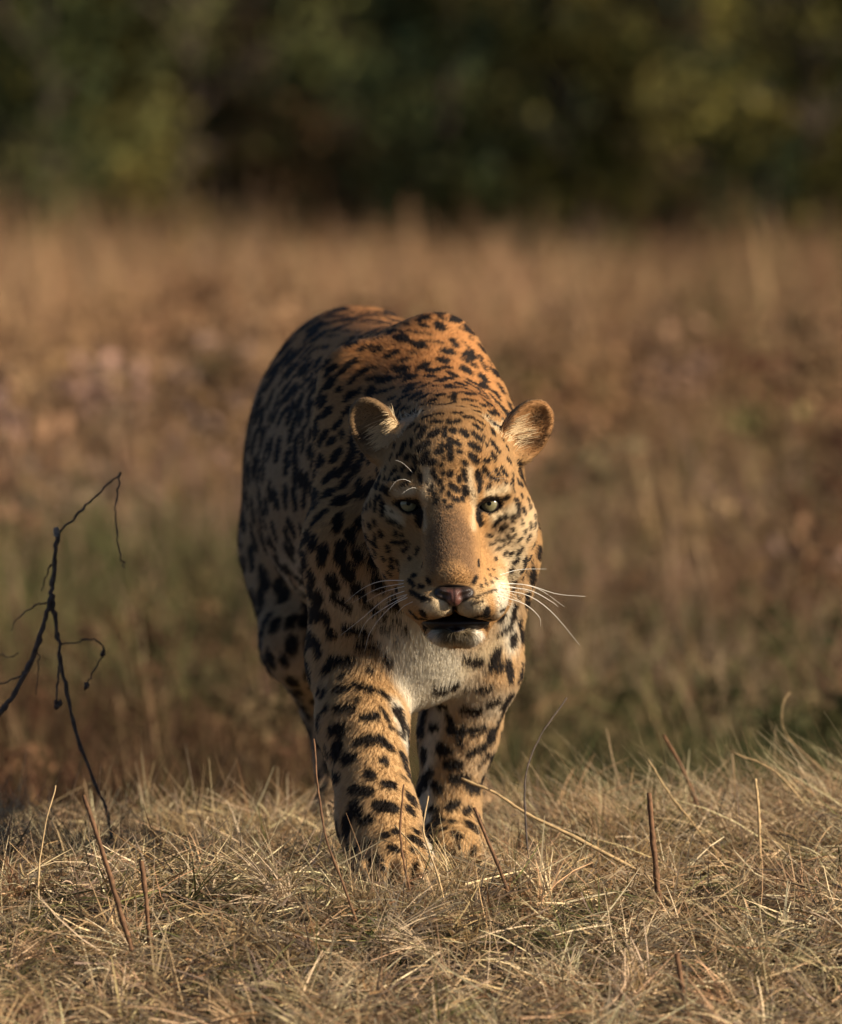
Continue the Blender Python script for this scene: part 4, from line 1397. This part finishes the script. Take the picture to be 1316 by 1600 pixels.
def hair_object(name, pts, colors, radius, lie, mat, parent, taper=(1.0, 0.9, 0.65, 0.2)):
    n, k = pts.shape[:2]
    hc = bpy.data.hair_curves.new(name)
    hc.add_curves([k] * n)
    hc.attributes['position'].data.foreach_set('vector', pts.astype(np.float32).ravel())
    ra = hc.attributes.get('radius') or hc.attributes.new('radius', 'FLOAT', 'POINT')
    ra.data.foreach_set('value', (radius[:, None] * np.array(taper)[None]).astype(np.float32).ravel())
    ca = hc.attributes.new('fur_tint', 'FLOAT_COLOR', 'CURVE')
    c4 = np.ones((n, 4), dtype=np.float32)
    c4[:, :3] = np.clip(colors, 0, 1)
    ca.data.foreach_set('color', c4.ravel())
    na_ = hc.attributes.new('lie', 'FLOAT_VECTOR', 'CURVE')
    na_.data.foreach_set('vector', lie.astype(np.float32).ravel())
    hc.materials.append(mat)
    o = bpy.data.objects.new(name, hc)
    col.objects.link(o)
    o.parent = parent
    o.matrix_parent_inverse = Matrix.Translation(-Vector(parent.location))
    return o


hair_object("fur", pts, cl, rr, nr, hair_mat, leopard)
# ------------------------------------------------------------------ eyes
def loc(x, d, z):
    """head-local -> world"""
    return np.array([hx + x - 0.06 * min(z, 0), hy - d, hz + z])


def cap(center, axis_, R, a_max, rings=10, seg=28, a_min=0.0):
    """spherical cap around an axis -> verts, faces, polar angle"""
    ax = unit(axis_)
    u = unit(np.cross(ax, (0, 0, 1.0)))
    v = np.cross(ax, u)
    an = np.linspace(a_min, a_max, rings + 1)
    ph = np.arange(seg) / seg * 2 * math.pi
    P_ = ax[None, None] * np.cos(an)[:, None, None] + (u[None, None] * np.cos(ph)[None, :, None] + v[None, None] * np.sin(ph)[None, :, None]) * np.sin(an)[:, None, None]
    V = (np.asarray(center) + R * P_).reshape(-1, 3)
    F = []
    for i in range(rings):
        for j in range(seg):
            k = (j + 1) % seg
            F.append((i * seg + j, (i + 1) * seg + j, (i + 1) * seg + k, i * seg + k))
    return V, np.array(F), np.repeat(an, seg)


eye_mat = principled("eye_dark", (0.02, 0.014, 0.012), 0.12, spec=0.5, coat=1.0)
iris_mat = principled("eye_iris", rough=0.25, attr='tint', spec=0.3, coat=0.6)
pupil_mat = principled("eye_pupil", (0.004, 0.004, 0.004), 0.3, spec=0.08, coat=0.0)
ER = 0.0135
for sgn in (-1, 1):
    # lids as they stand on the surface around this eye
    ds = []
    for a in np.linspace(0, 2 * math.pi, 12, endpoint=False):
        q = hit(701.5 + sgn * EX * HS + math.cos(a) * 20, 789 - EZ * HS - math.sin(a) * 13)
        if q is not None:
            ds.append(-(q[1] - hy))
    front_d = float(np.median(ds)) - 0.0030
    ec = loc(sgn * EX, front_d - ER, EZ)
    gaze = np.array([-0.004 * sgn, -1.0, 0.10])
    v, f, an = cap(ec, gaze, ER, math.pi * 0.98, 22, 28, 0.03)
    eye = make_mesh("eye", v, f, eye_mat, leopard)
    v, f, an = cap(ec, gaze, ER * 1.012, math.radians(47), 12, 36, math.radians(0.5))
    t = an / math.radians(47)
    ic = np.array([0.180, 0.155, 0.075])[None] * (1 - smooth01(t, 0.55, 0.80)[:, None]) + np.array([0.190, 0.175, 0.100])[None] * smooth01(t, 0.55, 0.80)[:, None]
    streak = 1 + 0.16 * np.sin(np.tile(np.arange(36), 13) * 2.7) * smooth01(t, 0.1, 0.6)
    ic = ic * streak[:, None]
    rim = smooth01(t, 0.82, 0.97)[:, None]
    ic = ic * (1 - rim) + np.array([0.02, 0.014, 0.010]) * rim
    make_mesh("iris", v, f, iris_mat, eye, color=ic)
    v, f, an = cap(ec, gaze, ER * 1.020, math.radians(11.0), 5, 24, math.radians(0.3))
    make_mesh("pupil", v, f, pupil_mat, eye)

# ------------------------------------------------------------------ nose leather
nc = loc(0.0, 0.071, -0.0995)
nx = np.arange(-0.032, 0.0321, 0.0009)
ny = np.arange(-0.026, 0.0261, 0.0009)
nzz = np.arange(-0.024, 0.0201, 0.0009)
X, Dn, Z = nx[:, None, None], ny[None, :, None], nzz[None, None, :]
Xa_ = np.abs(X)
n_ = sd_ell(Xa_, Dn, Z, (0.0, -0.004, 0.0), (0.0215, 0.017, 0.0085))
n_ = smin(n_, sd_ell(Xa_, Dn, Z, (0.0145, 0.002, -0.001), (0.0085, 0.011, 0.0075)), 0.006)
n_ = smin(n_, sd_ell(Xa_, Dn, Z, (0.0, 0.003, -0.006), (0.0095, 0.012, 0.0105)), 0.006)
n_ = smax(n_, -sd_cone(Xa_, Dn, Z, (0.0090, 0.0135, -0.0045), (0.0175, 0.0125, -0.0015), 0.0036, 0.0028), 0.003)
n_ = smax(n_, -sd_cone(Xa_, Dn, Z, (0.0175, 0.0125, -0.0015), (0.0240, 0.0060, 0.0040), 0.0026, 0.0012), 0.002)
n_ = smax(n_, -sd_cone(Xa_, Dn, Z, (0, 0.0165, 0.003), (0, 0.0160, -0.018), 0.0012, 0.0016), 0.002)
nv, nf = surface_nets(nx, ny, nzz, n_)
nv = relax(nv, nf, 2)
pink = (1 - smooth01(np.abs(nv[:, 0]), 0.006, 0.0105)) * smooth01(nv[:, 1], 0.004, 0.009) * (1 - smooth01(nv[:, 2], 0.001, 0.0065))
grv = 1 - smooth01(np.abs(nv[:, 0]), 0.0006, 0.0022)
ncol = np.array([0.030, 0.019, 0.016])[None] * (1 - pink[:, None]) + np.array([0.125, 0.050, 0.038])[None] * pink[:, None]
ncol = ncol * (1 - 0.6 * grv[:, None])
wv = np.stack([nc[0] + nv[:, 0], nc[1] - nv[:, 1], nc[2] + nv[:, 2]], 1)
nose_mat = principled("nose_leather", rough=0.42, attr='tint', noise=(900, 0.75, 1.15), bump=0.35, spec=0.45)
make_mesh("nose", wv, nf[:, ::-1], nose_mat, leopard, color=ncol)

# ------------------------------------------------------------------ inside of the mouth
gx2 = np.arange(-0.045, 0.0451, 0.0018)
gd2 = np.arange(-0.05, 0.0801, 0.0018)
gz2 = np.arange(-0.016, 0.0161, 0.0014)
X, Dn, Z = gx2[:, None, None], gd2[None, :, None], gz2[None, None, :]
g_ = sd_ell(np.abs(X), Dn, Z, (0, -0.002, 0.0), (0.040, 0.044, 0.0125))
g_ = smin(g_, sd_cone(np.abs(X), Dn, Z, (0.030, 0.016, -0.004), (0.0, 0.044, -0.0095), 0.0030, 0.0030), 0.004)
gv, gf = surface_nets(gx2, gd2, gz2, g_)
gv = relax(gv, gf, 2)
mc = loc(0, 0, -0.1375)
gw = np.stack([mc[0] + gv[:, 0], mc[1] - gv[:, 1], mc[2] + gv[:, 2]], 1)
gum_mat = principled("mouth_lining", (0.014, 0.008, 0.008), 0.45, noise=(220, 0.6, 1.3), bump=0.4, spec=0.25, coat=0.12)
make_mesh("mouth", gw, gf[:, ::-1], gum_mat, leopard)

# ------------------------------------------------------------------ whiskers and brow hairs
whisker_mat, nt, out = new_mat("whisker")
b_ = nt.nodes.new('ShaderNodeBsdfPrincipled')
b_.inputs['Base Color'].default_value = (0.86, 0.80, 0.70, 1)
b_.inputs['Roughness'].default_value = 0.35
nt.links.new(b_.outputs[0], out.inputs['Surface'])


def whisker(path, r0, lean):
    h0 = hit(*path[0])
    y0 = h0[1] if h0 is not None else hy
    n = len(path)
    c = [P(px, py, y0 + lean * i / (n - 1) + (0.004 if i == 0 else 0)) for i, (px, py) in enumerate(path)]
    pts = curve_pts(c, 12)
    v, f = tube(pts, np.linspace(r0, r0 * 0.25, 12), 5)
    make_mesh("whisker", v, f, whisker_mat, leopard)


RIGHT = [[(779, 899), (812, 890), (854, 889)], [(778, 912), (824, 914), (870, 928), (915, 932)], [(780, 917), (827, 922), (862, 940), (872, 948)],
         [(776, 921), (824, 930), (863, 957), (906, 1008)], [(772, 929), (818, 943), (842, 963), (845, 979)], [(775, 909), (836, 918), (882, 948)],
         [(762, 933), (785, 941), (806, 950)], [(755, 938), (772, 945), (784, 954)], [(768, 925), (795, 930), (815, 940)], [(770, 915), (800, 917), (830, 926)],
         [(765, 921), (790, 925), (812, 932)], [(758, 930), (780, 936), (800, 944)]]
LEFT = [[(634, 907), (596, 908), (566, 920), (538, 943)], [(634, 911), (590, 920), (550, 942)], [(636, 922), (602, 936), (566, 966), (532, 993)],
        [(638, 929), (599, 951), (572, 972), (560, 996)], [(640, 932), (611, 948), (580, 985), (570, 1018)], [(636, 915), (600, 925), (572, 940)],
        [(642, 927), (620, 934), (600, 944)], [(650, 938), (630, 948), (615, 966)]]
for w in RIGHT:
    whisker(w, 0.00050 if len(w) > 3 else 0.00038, 0.035)
for w in LEFT:
    whisker(w, 0.00046 if len(w) > 3 else 0.00036, 0.030)
BROWS = [[(648, 742), (638, 731), (627, 722), (617, 719)], [(647, 756), (632, 749), (618, 753), (608, 768)], [(654, 764), (645, 762), (636, 766), (628, 772)],
         [(757, 752), (768, 738), (782, 730)], [(760, 757), (776, 748), (792, 748)]]
for w in BROWS:
    whisker(w, 0.00020, -0.012)
# ================================================================== single stems and the bare twig
stem_mat = principled("dead_stem", (0.150, 0.078, 0.040), 0.75, noise=(140, 0.55, 1.45), bump=0.6, spec=0.2)
dark_stem_mat = principled("dark_twig", (0.085, 0.066, 0.056), 0.8, noise=(120, 0.6, 1.4), bump=0.5, spec=0.15)
straw_stem_mat = principled("straw_stem", (0.50, 0.345, 0.175), 0.6, noise=(160, 0.7, 1.25), bump=0.3, spec=0.25)


def stem(name, label, cat, path, Y0, Y1, r0, r1, mat, sides=7, group=None, knots=True):
    """one stem from its foot to its tip; path in photograph pixels, foot first"""
    n = len(path)
    if Y0 < 9.8:       # foot on the bank in front of the animal
        yf = (CAM_H + 0.13 * 9.8) / ((path[0][1] - 330.0) / FPX + 0.13)
        Y0, Y1 = yf, yf + (Y1 - Y0)
    pts = np.array([P(px, py, Y0 + (Y1 - Y0) * i / (n - 1)) for i, (px, py) in enumerate(path)])
    d = unit(pts[0] - pts[1])
    zg = float(gheight(pts[:1, 0], pts[:1, 1])[0])
    ext = max(0.02, min(0.14, (pts[0, 2] - zg + 0.02) / max(-d[2], 0.25)))
    pts = np.vstack([pts[0] + d * ext, pts])
    k = 6 * len(pts)
    cp = curve_pts(pts, k)
    cp = cp + np.cumsum(rng.normal(0, 0.00035, (k, 3)), axis=0)
    rr_ = np.linspace(r0, r1, k) * (1 + (0.14 * rng.normal(0, 1, k).clip(-1.5, 1.5) if knots else 0))
    if knots:
        rr_[k // 2] *= 1.35
    origin = Vector(cp[0])
    v, f = tube(cp, rr_, sides)
    o = make_mesh(name, v - np.array(origin), f, mat)
    o.location = origin
    tag(o, label, cat, group)
    return o


stem("dead_stem", "tall slanting brown dead stem in the left foreground grass", "stem", [(222, 1527), (196, 1440), (165, 1330), (134, 1236)], 8.80, 8.86, 0.0034, 0.0026, stem_mat)
stem("dead_stem", "short upright brown dead stem right of the tall slanting one on the left", "stem", [(240, 1508), (231, 1430), (219, 1345)], 8.96, 9.0, 0.0030, 0.0026, stem_mat)
stem("dead_stem", "brown dead stem leaning left just right of the leopard's front paws", "stem", [(806, 1428), (780, 1350), (744, 1262)], 9.60, 9.62, 0.0030, 0.0018, stem_mat)
stem("dead_stem", "thick upright brown dead stem in the grass on the right", "stem", [(1028, 1416), (1021, 1330), (1013, 1241)], 9.68, 9.7, 0.0037, 0.0030, stem_mat)
stem("dead_stem", "dark brown dead stem rising from the bottom edge on the right", "stem", [(1080, 1612), (1069, 1550), (1060, 1490)], 8.2, 8.24, 0.0037, 0.0030, stem_mat)
stem("dead_stem", "thin dark stem bending beside the trailing front leg on the right", "stem", [(830, 1385), (820, 1310), (818, 1225), (838, 1160), (884, 1094)], 9.95, 10.1, 0.0014, 0.0009, dark_stem_mat)
stem("dead_stem", "russet dead stem leaning left on the crest at right", "stem", [(1094, 1270), (1066, 1200), (1036, 1146)], 10.55, 10.6, 0.0030, 0.0020, stem_mat)
stem("dead_stem", "thin brown stem crossing in front of the forward paw", "stem", [(652, 1425), (632, 1340), (629, 1285), (634, 1228)], 9.70, 9.74, 0.0015, 0.0011, stem_mat)
stem("dead_stem", "thin curved brown stem left of the forward paw", "stem", [(572, 1490), (545, 1405), (512, 1310), (498, 1225), (492, 1150)], 9.30, 9.42, 0.0018, 0.0011, stem_mat)
stem("dead_stem", "short dark stub in the grass near the left edge", "stem", [(74, 1446), (70, 1425), (66, 1408)], 9.4, 9.42, 0.0030, 0.0026, dark_stem_mat)
stem("straw_stem", "pale thin upright straw near the left edge", "straw", [(62, 1450), (61, 1370), (70, 1290), (87, 1226)], 9.4, 9.45, 0.0013, 0.0008, straw_stem_mat)
stem("straw_stem", "long pale straw slanting down to the right from the trailing leg", "straw", [(905, 1312), (830, 1272), (780, 1240), (722, 1212)], 10.03, 10.06, 0.0024, 0.0016, straw_stem_mat)
stem("straw_stem", "thick pale straw lying across the right foreground", "straw", [(1182, 1515), (1105, 1470), (1060, 1425), (1010, 1368)], 9.0, 9.45, 0.0028, 0.0020, straw_stem_mat)
stem("straw_stem", "pale straw leaning up to the left on the right crest", "straw", [(1085, 1285), (1050, 1240), (1020, 1187)], 10.3, 10.34, 0.0016, 0.0009, straw_stem_mat)
stem("straw_stem", "long pale straw reaching up left from the right edge", "straw", [(1270, 1275), (1210, 1205), (1142, 1175)], 10.4, 10.42, 0.0015, 0.0008, straw_stem_mat)
stem("straw_stem", "upright tan stalk on the crest near the right edge", "straw", [(1188, 1318), (1186, 1265), (1183, 1222)], 10.1, 10.1, 0.0021, 0.0016, straw_stem_mat)
stem("straw_stem", "fine curved stem arching over the crest at the right edge", "straw", [(1316, 1225), (1262, 1178), (1226, 1140), (1224, 1100), (1236, 1078)], 10.8, 10.9, 0.0008, 0.0004, straw_stem_mat)
stem("straw_stem", "pale straw bent over in front of the forward paw", "straw", [(700, 1405), (672, 1350), (620, 1290)], 9.62, 9.70, 0.0017, 0.0010, straw_stem_mat)
stem("straw_stem", "pale straw fallen left of the forward paw", "straw", [(560, 1388), (500, 1362), (428, 1338)], 9.55, 9.7, 0.0016, 0.0010, straw_stem_mat)
stem("straw_stem", "thin dry straw leaning right below the trailing paw", "straw", [(700, 1440), (684, 1370), (662, 1300), (668, 1242)], 9.74, 9.80, 0.0014, 0.0009, straw_stem_mat)

# blurred weed stalks standing in the hollow behind
weed_mat = principled("pale_weed", (0.25, 0.165, 0.095), 0.8, noise=(20, 0.6, 1.3), spec=0.1)
for lab, path, Y_, r in (
        ("pale blurred weed stalk behind the bare twig", [(140, 985), (131, 930), (116, 830)], 19.4, 0.008),
        ("dull blurred weed stalk low behind the left stems", [(205, 1180), (196, 1130), (182, 1085)], 15.0, 0.006),
        ("pale blurred weed stalk right of the long whiskers", [(1132, 985), (1110, 920), (1086, 836)], 19.4, 0.009),
        ("thin blurred weed stalk above the whiskers at the right", [(1050, 890), (1040, 850), (1036, 800)], 22.5, 0.006)):
    stem("weed_stalk", lab, "weed", path, Y_, Y_, r, r * 0.7, weed_mat, 7, knots=False)

# ---- the bare twig on the left
tw_root = P(161, 1250, 10.35)
twig = empty("bare_twig", tuple(tw_root))
tag(twig, "bare dark forked twig hanging over the grass on the left", "twig")


def limb(name, path, r0, r1, dy=0.0, mat=dark_stem_mat, parent=twig):
    pts = np.array([P(px, py, 10.35 + dy * i / (len(path) - 1)) for i, (px, py) in enumerate(path)])
    k = 5 * len(pts)
    cp = curve_pts(pts, k)
    cp[1:-1] = cp[1:-1] + rng.normal(0, 0.0009, (k - 2, 3))
    rr_ = np.linspace(r0, r1, k) * 0.88 * (1 + 0.16 * rng.normal(0, 1, k).clip(-1.6, 1.6))
    rr_[::4] *= 1.25
    v, f = tube(cp, rr_, 7)
    return make_mesh(name, v, f, mat, parent)


limb("stem", [(175, 1310), (161, 1250), (132, 1181), (113, 1119), (98, 1047), (92, 1002), (84, 954), (82, 920), (86, 880), (90, 834)], 0.0020, 0.0036)
limb("branch", [(-40, 1165), (0, 1114), (21, 1086), (52, 1026), (70, 971), (81, 930)], 0.0042, 0.0030, -0.01)
limb("branch", [(90, 838), (120, 805), (155, 770), (189, 738)], 0.0017, 0.0013, 0.02)
limb("branch", [(189, 738), (184, 770), (181, 805), (184, 840), (190, 872), (194, 888)], 0.0013, 0.0009, -0.02)
limb("branch", [(76, 940), (58, 945), (41, 955), (26, 968), (17, 986)], 0.0012, 0.0006, -0.03)
limb("branch", [(80, 882), (72, 902), (65, 924)], 0.0011, 0.0006, 0.02)
limb("branch", [(94, 1007), (125, 1002), (151, 1000), (161, 1018), (148, 1045), (134, 1072)], 0.0011, 0.0012, 0.03)
limb("branch", [(40, 1050), (20, 1062), (0, 1068), (-20, 1070)], 0.0013, 0.0008, 0.02)
limb("branch", [(86, 965), (92, 1010), (91, 1055), (88, 1100)], 0.0018, 0.0012, -0.02)
limb("branch", [(58, 1010), (60, 1040), (57, 1085)], 0.0009, 0.0006, 0.02)
limb("branch", [(30, 1020), (14, 1026), (0, 1023)], 0.0008, 0.0006, 0.01)
for px_, py_, r in ((161, 1021, 0.0034), (135, 1072, 0.0040), (89, 1102, 0.0044), (94, 1098, 0.0030)):
    c = P(px_, py_, 10.36)
    v, f, an = cap(c, (0.3, -0.5, 0.8), r, math.pi * 0.97, 5, 8, 0.1)
    v = c + (v - c) * (1 + 0.35 * rng.normal(0, 1, (len(v), 1)).clip(-1, 1)) * np.array([1, 1, 1.3])
    make_mesh("seed_pod", v, f, dark_stem_mat, twig)
make_mesh("broken_tip", *tube(np.array([P(89, 838, 10.35), P(88, 830, 10.35), P(88, 824, 10.35)]), [0.0036, 0.0042, 0.0030], 7), principled("pale_wood", (0.30, 0.25, 0.20), 0.8, noise=(200, 0.6, 1.2), spec=0.1), twig)
